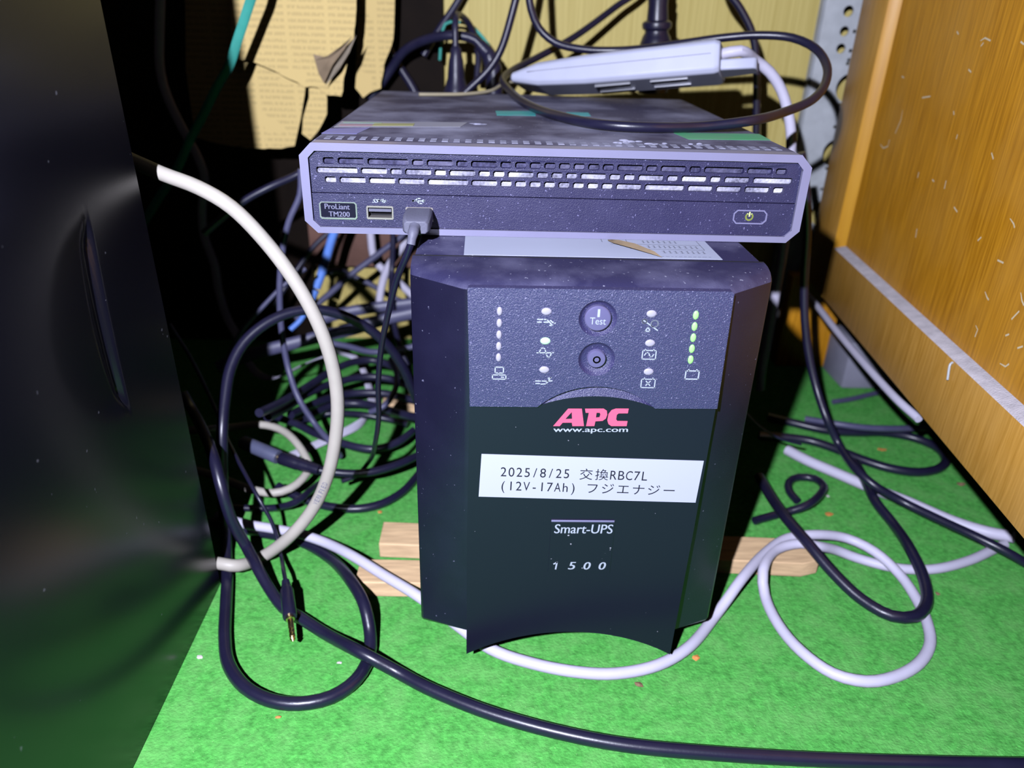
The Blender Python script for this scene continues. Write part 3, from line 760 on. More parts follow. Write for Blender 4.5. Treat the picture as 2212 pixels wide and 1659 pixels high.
sticker('sticker', [(-137, 122), (-116, 130), (-119.5, 105), (-138, 104)], M['sticker_blue'], 'dusty blue sticker at the left front corner')
sticker('sticker', [(-45.4, 226), (-18.3, 231), (-19, 205), (-44.5, 202)], M['sticker_teal'], 'bright teal sticker at the middle of the top')
sticker('sticker', [(3, 229), (18.5, 231), (18, 212), (3, 210)], M['sticker_teal'], 'small teal sticker partly under the cable loop')
sticker('sticker', [(57.7, 142), (110, 146), (109, 122), (61, 117)], M['sticker_green'], 'dusty green sticker at the right front corner')
rnd = random.Random(9)
for (x, y, n) in ((23, 97, 5), (40, 96, 5), (62, 98, 4), (-58, 158, 4), (28, 104, 3)):
    mb = MB()
    for k in range(n): mb.ell((x + rnd.uniform(-5, 5), y + rnd.uniform(-3, 3), zt - 0.1), rnd.uniform(1.5, 3.2), rnd.uniform(1, 2.2), rnd.uniform(0.3, 0.9), 10, 6)
    mb.build('dust_clump', M['vent_dust'], srv)['label'] = 'clump of pale dust on the top'

# ---------------------------------------------------------------- usb cable in the front of the mini computer
usb = thing('usb_cable', (-84, 60, 236), 'thin black cable plugged into the front of the mini computer', 'cable')
px, pz = SX - 70.0, SZ + 10.4
rings = []
for y, hw, hh, dz in ((75, 5.9, 2.2, 0), (72.6, 5.9, 2.2, 0), (72.4, 7.0, 3.4, 0.2), (62, 7.2, 3.5, 0), (58, 7.0, 3.6, -0.4), (53, 6.6, 3.6, -1.0), (51, 5.6, 3.0, -1.3)):
    rings.append([(px + x, y, pz + z + dz) for x, z in rect(-hw, hw, -hh, hh, 1.2)])
MB().loft(rings).build('plug', M['plug_grey'], usb, bevel=0.4)['label'] = 'dusty grey plug'
MB().tube([(px - 0.5, 51.5, pz - 1), (px - 1, 47, pz - 3), (px - 2, 45.0, pz - 8)], 2.6, n=14, step=1.2, taper=lambda t: 1.12 - 0.3 * t + 0.06 * math.sin(t * 40)).build('strain_relief', M['plug_grey'], usb)
usb_pts = [(px - 1.9, 45.2, pz - 7)] + [(-88.4, 46, 233.9), (-95, 55, 218.5), (-102.7, 70, 192.4), (-109.9, 88, 165.2), (-115.5, 104, 133.2), (-118.6, 118, 102.6), (-123.8, 130, 76.1), (-138.2, 176, 30), (-146.6, 174.4, 20), (-157.7, 168.4, 18)]
MB().tube(usb_pts, 1.75, n=12, step=4).build('cord', M['cable_black'], usb)

# ---------------------------------------------------------------- power strip resting on the mini computer
pst = thing('power_strip', (45, 295, 283), 'white power strip lying tilted on the back of the mini computer', 'power strip')
A, B = Vector((-26, 330, 292)), Vector((118, 270, 313.5))
ax = (B - A).normalized(); sd = Vector((0, 0, 1)).cross(ax).normalized(); upv = ax.cross(sd)
if sd.y > 0: sd = -sd
if upv.z < 0: upv = -upv
roll = math.radians(17)
sd, upv = sd * math.cos(roll) + upv * math.sin(roll), upv * math.cos(roll) - sd * math.sin(roll)
LN = (B - A).length
def ps(t, s, h): p = A + ax * t + sd * s + upv * h; return (p.x, p.y, p.z)
def ps_rect(t, w, h, c=3.0, h0=0): return [ps(t, x, z) for x, z in rect(-w, w, -h, h, c)]
rings = [ps_rect(-3, 12, 1.5, 1), ps_rect(0, 17, 3.5, 2), ps_rect(22, 20, 8.5), ps_rect(60, 20, 10.5), ps_rect(LN - 4, 20, 11.5), ps_rect(LN, 18.5, 10.3)]
MB().loft(rings).build('housing', M['strip_white'], pst, bevel=1.0)
mb = MB().loft([[ps(t, 20.15, 1.2), ps(t, 20.15, 1.7), ps(t, 19, 1.7), ps(t, 19, 1.2)] for t in (14, LN - 6)]); mb.build('seam', M['adapter'], pst)
for t0 in (LN - 50, LN - 92):
    for s in (-12, 4):
        mb = MB().loft([[ps(t0 + a, s + b, h) for a, b in ((0, 0), (26, 0), (26, 5.0), (0, 5.0))] for h in (-11.9, -9.5)])
        mb.build('socket_slot', M['dark'], pst)
        mb = MB().loft([[ps(t0 + a, s + b, h) for a, b in ((0, 5.6), (27, 5.6), (27, 6.8), (0, 6.8))] for h in (-12.0, -9.5)]); mb.build('socket_contact', M['chrome'], pst)
mb = MB().loft([[ps(LN + t, x, z - 3.5) for x, z in rect(-w_, w_, -4.5, 3.2, 1)] for t, w_ in ((-1, 11), (8, 10), (22, 8), (24, 6))]); mb.build('hanger_tab', M['strip_white'], pst, bevel=0.6)
cordp = [ps(LN - 2, 4, 4.5), ps(LN + 12, 4, 5.5)] + [(144.1, 278, 314.9), (155.7, 278, 307.7), (167, 278, 295.3), (175.2, 276, 277.8), (180.3, 276, 261.3), (184.6, 278, 233.3), (193.3, 284, 180.3), (197.1, 290, 138.5), (200.1, 296, 93.5), (202, 300, 55.4), (205.7, 304, 34.5)]
MB().tube(cordp, 3.9, n=14).build('cord', M['cable_white'], pst)

# ---------------------------------------------------------------- hanging newspaper
news = thing('newspaper', (-220, 405, 230), 'torn yellowed newspaper hanging behind the teal cable', 'newspaper')
def sheet(poly, y0, amp, seed, thick=0.7, tilt=0.0):
    t = fill2d([poly], 0)
    bmesh.ops.triangulate(t, faces=t.faces)
    for k in range(4):
        es = [e for e in t.edges if e.calc_length() > 9]
        if es: bmesh.ops.subdivide_edges(t, edges=es, cuts=1)
        bmesh.ops.triangulate(t, faces=t.faces)
    zmid = sum(v.co.y for v in t.verts) / len(t.verts)
    for v in t.verts:
        x, z = v.co.x, v.co.y
        d = noise.noise(Vector((x * 0.018 + seed, z * 0.012, seed))) * amp
        v.co = Vector((x, y0 + d + (z - zmid) * tilt, z))
    r = bmesh.ops.extrude_face_region(t, geom=t.faces[:])
    for v in [g for g in r['geom'] if isinstance(g, bmesh.types.BMVert)]: v.co.y += thick
    mb = MB(); mb.join(t); return mb
def jag(pts, amp, seed, step=5):
    rn = random.Random(seed); out = []
    for a, b in zip(pts, pts[1:]):
        a, b = Vector(a), Vector(b); k = max(1, int((b - a).length / step))
        for i in range(k):
            p = a.lerp(b, i / k); out.append((p.x + rn.uniform(-amp, amp), p.y + rn.uniform(-amp, amp)))
    out.append(tuple(pts[-1])); return out
low = [(-287.2, 475.3), (-315.6, 288.9), (-315.8, 231.6)] + jag([(-295.9, 226.5), (-271.4, 223.4), (-246.3, 223.2), (-227.6, 226.1)], 0.6, 3) + [(-219.4, 251.2), (-214.2, 270.8), (-209.9, 291.7), (-192.6, 478.4)]
sheet(low, 404, 3.0, 2.3).build('sheet', M['newsprint'], news, angle=60)['label'] = 'lowest sheet with a straight bottom edge'
strip_ = [(-207.5, 291.8), (-209.5, 269)] + jag([(-216.5, 251.3), (-219, 237.3), (-211.2, 232.6), (-200.5, 245.7), (-194.3, 255.8), (-193.8, 267.5)], 0.5, 5) + [(-194.6, 292.2)]
sheet(strip_, 400, 2.5, 5.1).build('sheet', M['newsprint'], news, angle=60)['label'] = 'narrow torn strip at the bottom right'
upr = [(-247.7, 476.6), (-271.7, 298.2)] + jag([(-265.8, 297.6), (-255.8, 298.7), (-246.3, 294.5), (-234.9, 289.9), (-223.4, 284.6), (-211.1, 278.1), (-199.8, 277.7)], 0.7, 8) + jag([(-191.4, 271.8), (-179.2, 271.3), (-177.3, 281.3), (-173.4, 296.5), (-165.6, 318.7), (-162.6, 340.1)], 0.5, 9) + [(-153.2, 479.8)]
sheet(upr, 393, 4.0, 7.7).build('sheet', M['newsprint'], news, angle=60)['label'] = 'upper sheet with a ragged torn bottom edge'
sid = [(-159.8, 487.5), (-170, 325.1)] + jag([(-172, 305.9), (-174.9, 274.2), (-168.1, 265.4), (-161.3, 270.5), (-151.6, 274.8), (-147.3, 294.9), (-137.9, 316.5), (-136.2, 337.3)], 0.4, 12) + [(-126.3, 488.6)]
sheet(sid, 440, 1.5, 9.2).build('sheet', M['newsprint'], news, angle=60)['label'] = 'separate sheet at the right edge'
def flap(pts, ys, m, label):
    cx_ = sum(p[0] for p in pts) / len(pts); cz_ = sum(p[1] for p in pts) / len(pts)
    n = len(pts)
    mb = MB().faces([(x, y, z) for (x, z), y in zip(pts, ys)] + [(cx_, sum(ys) / n - 1.5, cz_)], [(i, (i + 1) % n, n) for i in range(n)])
    mb.build('torn_flap', M[m], news, smooth=False)['label'] = label
flap([(-198.5, 305.3), (-195.7, 301.4), (-186.1, 304.5), (-173.8, 312.4), (-165.6, 319.8), (-172.9, 308.9), (-182.7, 297.7), (-192.6, 282), (-195.9, 290.1)], (379, 378, 377, 377, 385, 381, 380, 386, 382), 'paper_torn', 'brown torn flap folded forward')
flap([(-162.4, 320.6), (-167.9, 307.6), (-177.5, 293.9), (-191.2, 279.8), (-182.9, 294.8), (-171.7, 308.9)], (386, 379, 377, 383, 384, 385), 'paper_grey', 'greyish torn flap beside the brown one')

# ---------------------------------------------------------------- cables
def cable(name, pts, r, m, label, cat='cable', group=None, **kw):
    return tag(MB().tube(pts, r, **kw).build(name, M[m]), label, cat, group)

cable('power_cable', [(-267.8, 175, 88), (-260.9, 168, 80.5), (-243.5, 140, 79.5), (-223.8, 104, 78), (-216.2, 90, 62.6), (-212.2, 87, 42.4), (-205.9, 88, 20), (-195.7, 73.1, 17), (-187.1, 62.5, 11), (-172.8, 46.4, 6), (-161.9, 39.6, 5), (-143.7, 26.2, 5), (-116.8, 2.7, 13), (-96.2, -3.6, 5), (-79.8, -13.3, 4.2), (-46.3, -29.6, 4.2), (-9.8, -42.1, 4.2), (25.5, -50.2, 4.2), (72.4, -55.4, 4.2), (119.2, -58.7, 4.2), (178.3, -61, 4.2), (249.8, -62.7, 4.2)], 3.7, 'cable_black',
      'thick black cord sweeping across the front of the green carpet')
cable('power_cable', [(-101.4, 265, 19.5), (-108.2, 235, 62), (-115.9, 228, 88.9), (-128, 222, 111.1), (-140.8, 218, 124.8), (-156.7, 214, 135.4), (-172.8, 208, 141.8), (-189.6, 200, 142.7), (-206.4, 190, 137.7), (-220.6, 178, 126.8), (-227.1, 165, 113.7), (-228.4, 150, 97.8), (-228, 135, 80.8), (-228.5, 126, 56.8), (-228.1, 117, 32.5), (-228, 112, 12.7), (-225.2, 101.6, 5), (-221.2, 89.3, 4), (-216.6, 75.6, 4), (-209.1, 48.9, 4.2), (-201.2, 21.9, 4.2), (-193, 2.6, 4.2), (-178.8, -13.7, 4.2), (-162.7, -22.4, 4.2), (-147.3, -24.5, 4.2), (-130.8, -20.2, 4.2), (-119.4, -8.8, 4.2), (-114.4, 8, 4.2), (-115.5, 22.4, 6), (-120.2, 35.7, 17), (-131.5, 57, 17), (-153.4, 93.8, 6), (-175.5, 112.5, 4), (-195.1, 120, 4), (-213.4, 125.1, 4), (-228.9, 129.7, 4), (-245.8, 136, 4)], 3.8, 'cable_black',
      'thick black cord standing in a tall arch, then looping on the carpet beside the tower')
cream = cable('network_cable', [(-270.5, 135, 267.4), (-250.6, 120, 263.3), (-227.2, 110, 256.7), (-206.5, 104, 250.9), (-189.1, 100, 241.7), (-171.4, 96, 223.6), (-156.4, 93, 201.4), (-145.9, 92, 177.4), (-140.3, 92, 154), (-138.6, 92, 129.4), (-141.4, 92, 103.5), (-149.2, 92, 72.7), (-160.8, 92, 47.4), (-178.5, 90, 25.2), (-199.9, 93.3, 6), (-209.7, 77.4, 12.5), (-217.4, 77, 14), (-232.7, 82.1, 13), (-277, 150, -34.6)], 4.1, 'cable_cream',
      'thick cream cable bowing out in a big arc from behind the tower')
# faint printing along the cream cable
def printed(parent, txt, r, h):
    mb = MB(); cam_ = Vector((-48.745, -312.509, 340.980))
    pp_ = spline([(-160.8, 92, 47.4), (-149.2, 92, 72.7), (-141.4, 92, 103.5), (-138.6, 92, 129.4)], 0.5)
    d = 0.0; step = h * 0.78; pos = 8.0; k = 0
    for a, b_ in zip(pp_, pp_[1:]):
        d += (b_ - a).length
        if d >= pos and k < len(txt):
            U = (b_ - a).normalized(); n = (cam_ - a); n = (n - U * n.dot(U)).normalized(); W_ = n.cross(U)
            if txt[k] != ' ': lettering(mb, txt[k], a + n * (r + 0.06) - W_ * h / 2, U * h * (0.2 if txt[k] == 'I' else 0.6), W_ * h)
            k += 1; pos += step
    mb.build('lettering', M['print_dim'], parent, smooth=False)
printed(cream, 'VERIFIED', 4.1, 3.0)
cable('patch_cable', [(-281.1, 200, 42.6), (-266, 195, 46.5), (-256.6, 216.6, 36), (-232.5, 222.5, 36), (-215.8, 217.9, 35), (-200.5, 204, 33), (-188.7, 189.1, 27), (-184.5, 181, 22), (-187.7, 168.8, 19), (-195, 159.3, 17), (-206.1, 155.1, 16), (-224.6, 160.2, 16), (-244.1, 168.6, 18), (-263.6, 176, 20), (-276.6, 179.1, 22)], 3.1, 'cable_cream',
      'cream cable making a small hairpin around the grey connector')
# long flat white cable hanging from the top, then coiled under the black cables
cable('flat_cable', [(-302.8, 376, 485), (-315, 376, 355.6), (-321.4, 376, 321.9), (-326.2, 375, 290.2), (-323.5, 374, 268.5), (-313.7, 373, 240.6), (-304.2, 372, 217.6), (-301.4, 371, 201.8), (-306.5, 370, 179.4), (-308.7, 368, 152.4), (-301.7, 364, 123.2), (-299.9, 360, 99.8), (-293.8, 355, 74.1), (-285.5, 350, 59.8), (-278.2, 345, 38.1), (-268.2, 340, 25.5), (-251, 332, 24.2), (-233.3, 326, 33.7), (-215.3, 318, 46.3), (-196.4, 312, 56.8), (-189.5, 360.6, 40), (-179.6, 367.7, 31), (-171, 361.3, 21), (-164, 346.6, 10), (-158.3, 327, 5), (-156.8, 298.5, 4), (-165.8, 277.5, 4), (-179.4, 261.5, 4), (-191.9, 247.8, 4), (-204, 234.5, 4), (-215.4, 222.5, 4)], 0.9, 'cable_white',
      'long flat white cable hanging behind the tower and coiling under the black cables', flat=4.2, up=(0.9, 0.3, 0.0), up2=(0.15, 0.9, 0.25))
cable('flat_cable', [(-197.1, 317.5, 482.7), (-226.4, 330, 356.7), (-235.8, 334, 337.8), (-248.1, 338, 314.7), (-257.1, 341, 297.6), (-270.9, 344, 279.7), (-287.8, 348, 255.7), (-300.3, 350, 238.5), (-317.1, 350, 211.4), (-334.7, 350, 189.3), (-354, 350, 164.5), (-368.9, 350, 145.4)], 0.9, 'cable_teal',
      'flat teal cable hanging in front of the newspaper', flat=4.0, up=(1, 0.2, 0))
# audio cable with gold plug
aud = thing('audio_cable', (-175, 50, 0), 'thin black audio cable ending in a small gold plug on the carpet', 'cable')
MB().tube([(-283.8, 210, 127.6), (-271, 205, 103.7), (-258.9, 195, 81.8), (-247.8, 182, 65.4), (-235.9, 162, 57.4), (-219.6, 136, 52), (-202.7, 114, 40.6), (-193.6, 108, 23.9), (-188.4, 100.3, 8), (-175.5, 64.4, 17), (-171.8, 54.4, 17.5)], 1.35, n=10, step=4).build('cord', M['cable_black'], aud)
pl = [Vector(p) for p in [(-173, 57.8, 17.5), (-163.7, 29, 15), (-158, 11.7, 12.5)]]
a_ = (pl[2] - pl[0]).normalized(); l1 = (pl[1] - pl[0]).length; l2 = (pl[2] - pl[0]).length
MB().lathe(pl[0], a_, [(1.7, 0), (2.4, 0.5), (2.2, 2), (2.7, 2.5), (2.5, 4), (3.0, 4.5), (2.9, 6), (3.4, 7), (4.1, 9), (4.2, l1 - 0.8), (3.9, l1)], n=22).build('plug_sleeve', M['cable_black'], aud)
k = l2 - l1
MB().lathe(pl[0] + a_ * l1, a_, [(2.6, 0), (2.6, k * 0.10), (1.75, k * 0.12), (1.75, k * 0.46), (1.5, k * 0.48), (1.5, k * 0.50), (1.75, k * 0.52), (1.75, k * 0.63), (1.5, k * 0.65), (1.5, k * 0.67), (1.75, k * 0.69), (1.75, k * 0.80), (1.2, k * 0.84), (1.75, k * 0.90), (0.4, k)], n=20).build('plug_tip', M['gold'], aud)['label'] = 'gold plated plug tip'
# joined connectors lying among the loops
con = thing('cable_connector', (-175, 165, 0), 'grey barrel connector joined to a black plug, lying among the black loops', 'connector')
q = [Vector(p) for p in [(-238.8, 197.9, 34), (-206.4, 179.3, 32), (-204.6, 178, 32), (-173.2, 166.5, 29)]]
a_ = (q[1] - q[0]).normalized()
MB().lathe(q[0], a_, [(4.6, 0), (5.4, 0.8), (5.4, (q[1] - q[0]).length - .5), (5.0, (q[1] - q[0]).length)], n=24).build('barrel', M['barrel_grey'], con)['label'] = 'grey barrel'
MB().lathe(q[0] - a_ * 2.5, a_, [(2.0, 0), (2.0, 2.6)], n=16).build('barrel_end', M['gold'], con)
MB().lathe(q[1], a_, [(2.6, 0), (2.6, 2.2)], n=16).build('collar', M['gold'], con)
a2 = (q[3] - q[2]).normalized(); k = (q[3] - q[2]).length
MB().lathe(q[1] + a_ * 2.0, a2, [(4.6, 0), (5.0, 1), (5.2, k * .45), (4.7, k * .5), (5.0, k * .55), (4.5, k * .6), (4.7, k * .66), (4.2, k * .72), (4.3, k * .78), (3.7, k)], n=24).build('plug', M['cable_black'], con)
MB().tube([q[3]] + [(-163.1, 167.3, 27), (-149.6, 168.7, 25), (-132.9, 173.7, 24), (-116.4, 183.9, 24), (-103.2, 196.4, 24), (-93, 207.2, 24)], 3.1).build('cord', M['cable_black'], con)
# loops lying on the carpet left of the battery backup
G = 'black cables heaped left of the battery backup'
cable('coiled_cable', [(-207.9, 173, 10), (-192, 164.1, 7), (-177.3, 159.5, 4), (-159.4, 154.4, 3.6), (-142.9, 153.5, 3.6), (-127.5, 159.7, 3.6), (-113.4, 175.3, 3.6), (-103.8, 196.9, 4), (-94.4, 221.9, 6)], 3.3, 'cable_black', 'black cable curving along the carpet below the cream hairpin, lowest arc of the heap', group=G)
cable('coiled_cable', [(-237.4, 152.4, 5), (-223.8, 152.3, 4), (-205.2, 153.2, 4), (-188.3, 147.8, 13), (-181.5, 163.1, 12), (-179.2, 185.6, 4)], 2.7, 'cable_black', 'short dark cable rising under the cream hairpin', group=G)
cable('coiled_cable', [(-238.8, 267.9, 20), (-228, 264.2, 19), (-212.1, 255.7, 18), (-193.5, 242, 17), (-172.5, 229.6, 16.5), (-152.7, 220.4, 16.5), (-138.8, 218.5, 16.5), (-123.2, 228.5, 16.5), (-110.9, 249.7, 16.5)], 3.3, 'cable_dark', 'dark cable sagging in an open arc above the white flat strip', group=G)
cable('coiled_cable', [(-191.1, 270, 231), (-193.1, 268, 212.3), (-202.8, 265, 192.2), (-210.1, 262, 166.5), (-214.5, 258, 133.4), (-214.9, 254, 103.2), (-211, 248, 72.9), (-202.2, 236, 53.6), (-188.9, 229.9, 32), (-173.6, 214, 24), (-168.9, 220.7, 8)], 2.5, 'cable_grey', 'slim grey cable dropping from the mini computer down the left of the heap', group=G)
cable('coiled_cable', [(-189.8, 330, 227.6), (-208, 325, 216), (-229.9, 315, 207), (-248.5, 310, 197.4), (-267.5, 305, 183.7), (-282.7, 300, 171.2)], 3.0, 'cable_dark', 'dusty cable slanting out of the dark left of the mini computer', group=G)
cable('coiled_cable', [(-209.9, 330, 133.6), (-228.2, 320, 120.8), (-244.8, 312, 104.9), (-262.4, 305, 86.5), (-271.6, 300, 72.1), (-281.4, 290, 51.8)], 2.0, 'cable_grey', 'thin grey cable slanting behind the top of the black arch', group=G)
cable('coiled_cable', [(-218, 183.8, 68), (-211.7, 222.7, 57), (-203.6, 265.7, 48), (-189.2, 302.7, 46), (-174.8, 327.6, 44), (-157, 337.9, 42), (-138.7, 330.4, 40), (-124.7, 312.9, 38), (-109.2, 290.8, 36)], 3.4, 'cable_dark', 'uppermost arched black cable of the heap behind the cream cable', group=G)
cable('coiled_cable', [(-220.6, 209.1, 50), (-214.1, 241.2, 42), (-204.6, 274.7, 38), (-188.2, 303.4, 34), (-161.7, 322.1, 32), (-135.8, 321.1, 30), (-110.7, 304.7, 28)], 3.5, 'cable_dark', 'second arched cable of the heap, just under the uppermost', group=G)
cable('coiled_cable', [(-212.8, 244.9, 33), (-206.8, 263.2, 29), (-193.7, 285.8, 26), (-172.8, 307, 22), (-143.7, 311.8, 20), (-110.5, 300, 18)], 3.6, 'cable_dark', 'third arched cable of the heap, level with the white strip bends', group=G)
cable('coiled_cable', [(-205.6, 265.7, 18.5), (-197.4, 280.5, 17.5), (-188.1, 296, 16), (-164, 302.3, 14), (-140.3, 284.7, 18), (-116.3, 255.1, 28), (-99.3, 242.6, 32)], 3.8, 'cable_dark', 'fourth arched cable of the heap, lowest and nearest the carpet', group=G)
cable('coiled_cable', [(-217.5, 274.9, 9), (-199.9, 289.1, 9), (-179.2, 290.4, 10), (-157.5, 285.7, 11), (-136.5, 283.9, 8), (-119.3, 277.7, 6)], 3.0, 'cable_black', 'thin black cable tucked below the lowest arch of the heap', group=G)
cable('coiled_cable', [(-137.5, 324.2, 50), (-128.6, 293.3, 46), (-129.8, 273.2, 40), (-137.2, 260.1, 34), (-148.8, 260.8, 28)], 2.6, 'cable_grey', 'short curved grey cable beside the battery backup in the heap', group=G)
cable('flat_lead', [(-297.7, 322, 38.8), (-278.8, 326, 46.7), (-260.1, 330, 52.3), (-235.2, 335, 57.6), (-202.4, 345, 63.4), (-177.3, 352, 67.1), (-147.3, 360, 74.9), (-112.3, 366, 81.8)], 2.2, 'cable_grey', 'wide flat grey lead crossing behind the black arch, lower of two', group='flat grey leads', flat=2.6, up=(0, 0.3, 1))
cable('flat_lead', [(-211.8, 372, 69), (-180.7, 376, 76.7), (-149.6, 380, 80.6), (-113.8, 384, 84.6)], 2.2, 'cable_grey', 'wide flat grey lead crossing behind the black arch, upper of two', group='flat grey leads', flat=2.4, up=(0, 0.3, 1))
cable('coiled_cable', [(-192.4, 300, 76.6), (-173.4, 305, 70.4), (-154, 310, 63.1), (-129.5, 315, 63.1), (-111, 320, 66.3)], 2.8, 'cable_grey', 'grey cable lying level behind the white cable bend', group=G)
# network leads in front of the brown board
blue = thing('network_cable', (-215, 350, 0), 'bright blue network cable hanging below the left end of the mini computer', 'cable')
MB().tube([(-189, 395, 163.3), (-197.7, 392, 143.9), (-202.9, 390, 128.5), (-208.9, 386, 111.3), (-214.5, 382, 97.5)], 4.2).build('cord', M['cable_blue'], blue)
bq = [(-215.6, 382, 95.6), (-219.3, 380, 88.7), (-223.2, 376, 80.6)]
MB().tube(bq, 4.3, step=2).build('boot', M['cable_blue'], blue)
MB().tube([(-223, 375, 80), (-229.7, 372, 68.6), (-239.3, 366, 60.2)], 2.6, step=2).build('latch', M['cable_blue'], blue)
W = 'white cables under the mini computer'
cable('network_cable', [(-168.7, 440, 152.7), (-167.5, 436, 130.1), (-166.1, 434, 116.2), (-160.8, 432, 105.7), (-145.9, 430, 93.4), (-131.9, 428, 80.3), (-115.4, 426, 65.1)], 4.0, 'cable_white', 'white cable bending right below the mini computer', group=W)
cable('network_cable', [(-120.2, 425, 148.2), (-130.7, 424, 134.2), (-140.1, 422, 121.3), (-149.8, 420, 107.3), (-155.3, 418, 93.2), (-159, 414, 73.7), (-158.7, 410, 49.9)], 4.0, 'cable_white', 'white cable slanting down left between the grey cables', group=W)
D = 'grey cables in front of the brown board'
cable('hanging_cable', [(-128.1, 412, 146.9), (-141.8, 410, 136), (-164.8, 406, 119), (-183.1, 402, 105.7), (-204.2, 398, 87.4), (-222.9, 394, 72.4), (-239, 390, 61.4)], 3.1, 'cable_grey', 'straight grey cable slanting down across the white cables', group=D)
cable('hanging_cable', [(-140.6, 400, 158.7), (-140.8, 398, 136.7), (-142.8, 394, 110), (-140.9, 372, 94.1), (-140, 371, 70.7), (-133.2, 352, 52.1), (-124.6, 340, 35.8)], 2.8, 'cable_dark', 'upright dark cable dropping beside the thin plugged-in cable', group=D)
cable('hanging_cable', [(-223.4, 460, 85.9), (-208.4, 460, 90.4), (-191.7, 460, 83.5), (-174.9, 460, 75.6), (-155.7, 460, 63.4), (-126.1, 460, 49.6)], 3.0, 'cable_grey', 'grey cable arching near the wall under the brown board', group=D)
cable('hanging_cable', [(-207.5, 430, 140.3), (-222.3, 425, 127.2), (-236.6, 420, 109.3), (-250, 410, 90.6), (-263.2, 400, 71.9)], 2.6, 'cable_dark', 'dark cable slanting behind the blue network cable', group=D)
# cables on top and behind the mini computer
cable('looped_cable', [(-31.7, 330, 492.3), (-21.7, 330, 362.7), (-18.8, 330, 344), (-12.2, 330, 331.3), (1.1, 328, 321.3), (23.7, 326, 317.1), (47.8, 322, 317.2), (71, 312, 319.9), (96.1, 300, 324.6), (120.6, 290, 329), (145.1, 282, 331.7), (166.2, 272, 330.8), (178.7, 258, 324.7), (181.5, 240, 314.7), (175.4, 222, 304.8), (159.6, 200, 296), (138.5, 184, 290.4), (104.4, 149.2, 288), (76.7, 146.7, 284.5), (41.9, 136.7, 284.4), (16.1, 143.5, 284.4), (-6.7, 179.9, 284.4), (-22.9, 239.7, 284.6), (-34.3, 316.2, 287), (-39.1, 347, 292), (-29.4, 375, 298.2), (-6.8, 400, 307.7), (24.6, 420, 323.4), (62.5, 440, 348.6), (91.4, 450, 369.9), (148.3, 469.7, 485.1)], 2.95, 'cable_black', 'long black cord making a wide loop over the top of the mini computer', 'cord')
B_ = 'black cords behind the mini computer'
cable('hanging_cable', [(-13, 362, 492.8), (-27.3, 362, 363.6), (-32.5, 362, 340.4), (-41.3, 362, 312.8), (-50.6, 362, 298.4), (-67.4, 362, 282.5), (-78, 362, 272.4), (-88.1, 362, 242)], 3.2, 'cable_black', 'black cord curving down to the left behind the mini computer', 'cord', B_)
cable('hanging_cable', [(94.6, 392.7, 490.6), (140.8, 385, 369.3), (158.7, 382, 349.3), (171.5, 380, 330.4), (179.4, 380, 303.5), (185.3, 380, 269.8), (190.7, 380, 234.4), (202.3, 385, 161.4)], 3.2, 'cable_black', 'black cord dropping straight down behind the right end of the power strip', 'cord', B_)
pp = thing('power_plug', (93, 400, 300), 'black moulded plug hanging upright behind the white power strip', 'plug')
MB().lathe((88, 400, 420), Vector((93.5, 400, 338)) - Vector((88, 400, 420)), [(4.0, -210), (4.0, 0), (4.2, 46), (7.5, 48), (7.2, 54), (8.2, 55), (7.6, 61), (8.8, 62), (8.4, 70), (9.3, 82)], n=24).build('cord', M['cable_black'], pp)
MB().lathe((93.3, 400, 339), (0.05, 0, -1), [(9.5, 0), (12.2, 1.5), (12.8, 3.5), (12.2, 6.5), (10.2, 8), (10.0, 9.5), (12, 13), (14.0, 19), (14.6, 28), (14.8, 50), (13, 58)], n=32).build('body', M['cable_black'], pp)
p2 = thing('power_plug', (-79, 400, 262), 'black moulded plug standing behind the left part of the mini computer', 'plug')
MB().tube([(-62, 448, 282.6), (-61.3, 446, 308.7), (-68.5, 440, 329.8), (-77.5, 424, 338.3), (-79.9, 404, 333.6), (-79.8, 400, 312.3)], 2.9).build('cord', M['cable_dark'], p2)
MB().lathe((-79.4, 400, 314), (0, 0, -1), [(2.8, 0), (4.6, 2), (5.4, 8), (6.4, 12), (7.2, 20), (7.6, 26), (10, 33), (12.5, 40), (13, 60)], n=24).build('body', M['cable_dark'], p2)
p3 = thing('angled_plug', (-50, 420, 262), 'black angled plug on an arching cord behind the mini computer', 'plug')
MB().tube([(-164.1, 456, 262.8), (-146, 454, 286), (-129.6, 446, 306), (-107.8, 432, 317.2), (-82.4, 422, 321.9), (-63.4, 421, 318.7), (-56.8, 420, 312.2)], 4.2).build('cord', M['cable_dark'], p3)
pq = [(-59.3, 420, 315.1), (-51.7, 419, 307.1), (-47.5, 418, 298.1), (-45.6, 417, 286.6), (-46.1, 416, 269.8)]
MB().tube(pq, 8.0, n=18, step=1.5, taper=lambda t: (0.68 + 0.32 * min(1, t * 2.2)) * (1 + (0.05 * math.sin(t * 90) if t < 0.4 else 0))).build('body', M['cable_dark'], p3)
cable('earth_wire', [(-97.2, 458, 299.2), (-95.2, 458, 319.1), (-91.7, 458, 330.1), (-81.8, 457, 332.3), (-68.9, 455, 329.6), (-55.9, 453, 319.1), (-46.7, 451, 305.7), (-40.2, 449, 285.2)], 1.4, 'cable_teal', 'thin teal wire arching over the plugs behind the mini computer', 'wire')
cable('thin_lead', [(-104.1, 307.1, 282.6), (-88.4, 311.6, 282.6), (-68.9, 320.9, 282.6), (-48.8, 338.4, 284), (-37.3, 360, 288.2), (-29.3, 370, 289.1), (-10.1, 368, 296.3), (17.6, 374, 300.3), (41.7, 378, 301.4), (64.5, 382, 297.3), (80.5, 386, 285.5)], 1.3, 'cable_tan', 'thin beige lead lying along the back edge of the mini computer', 'lead')
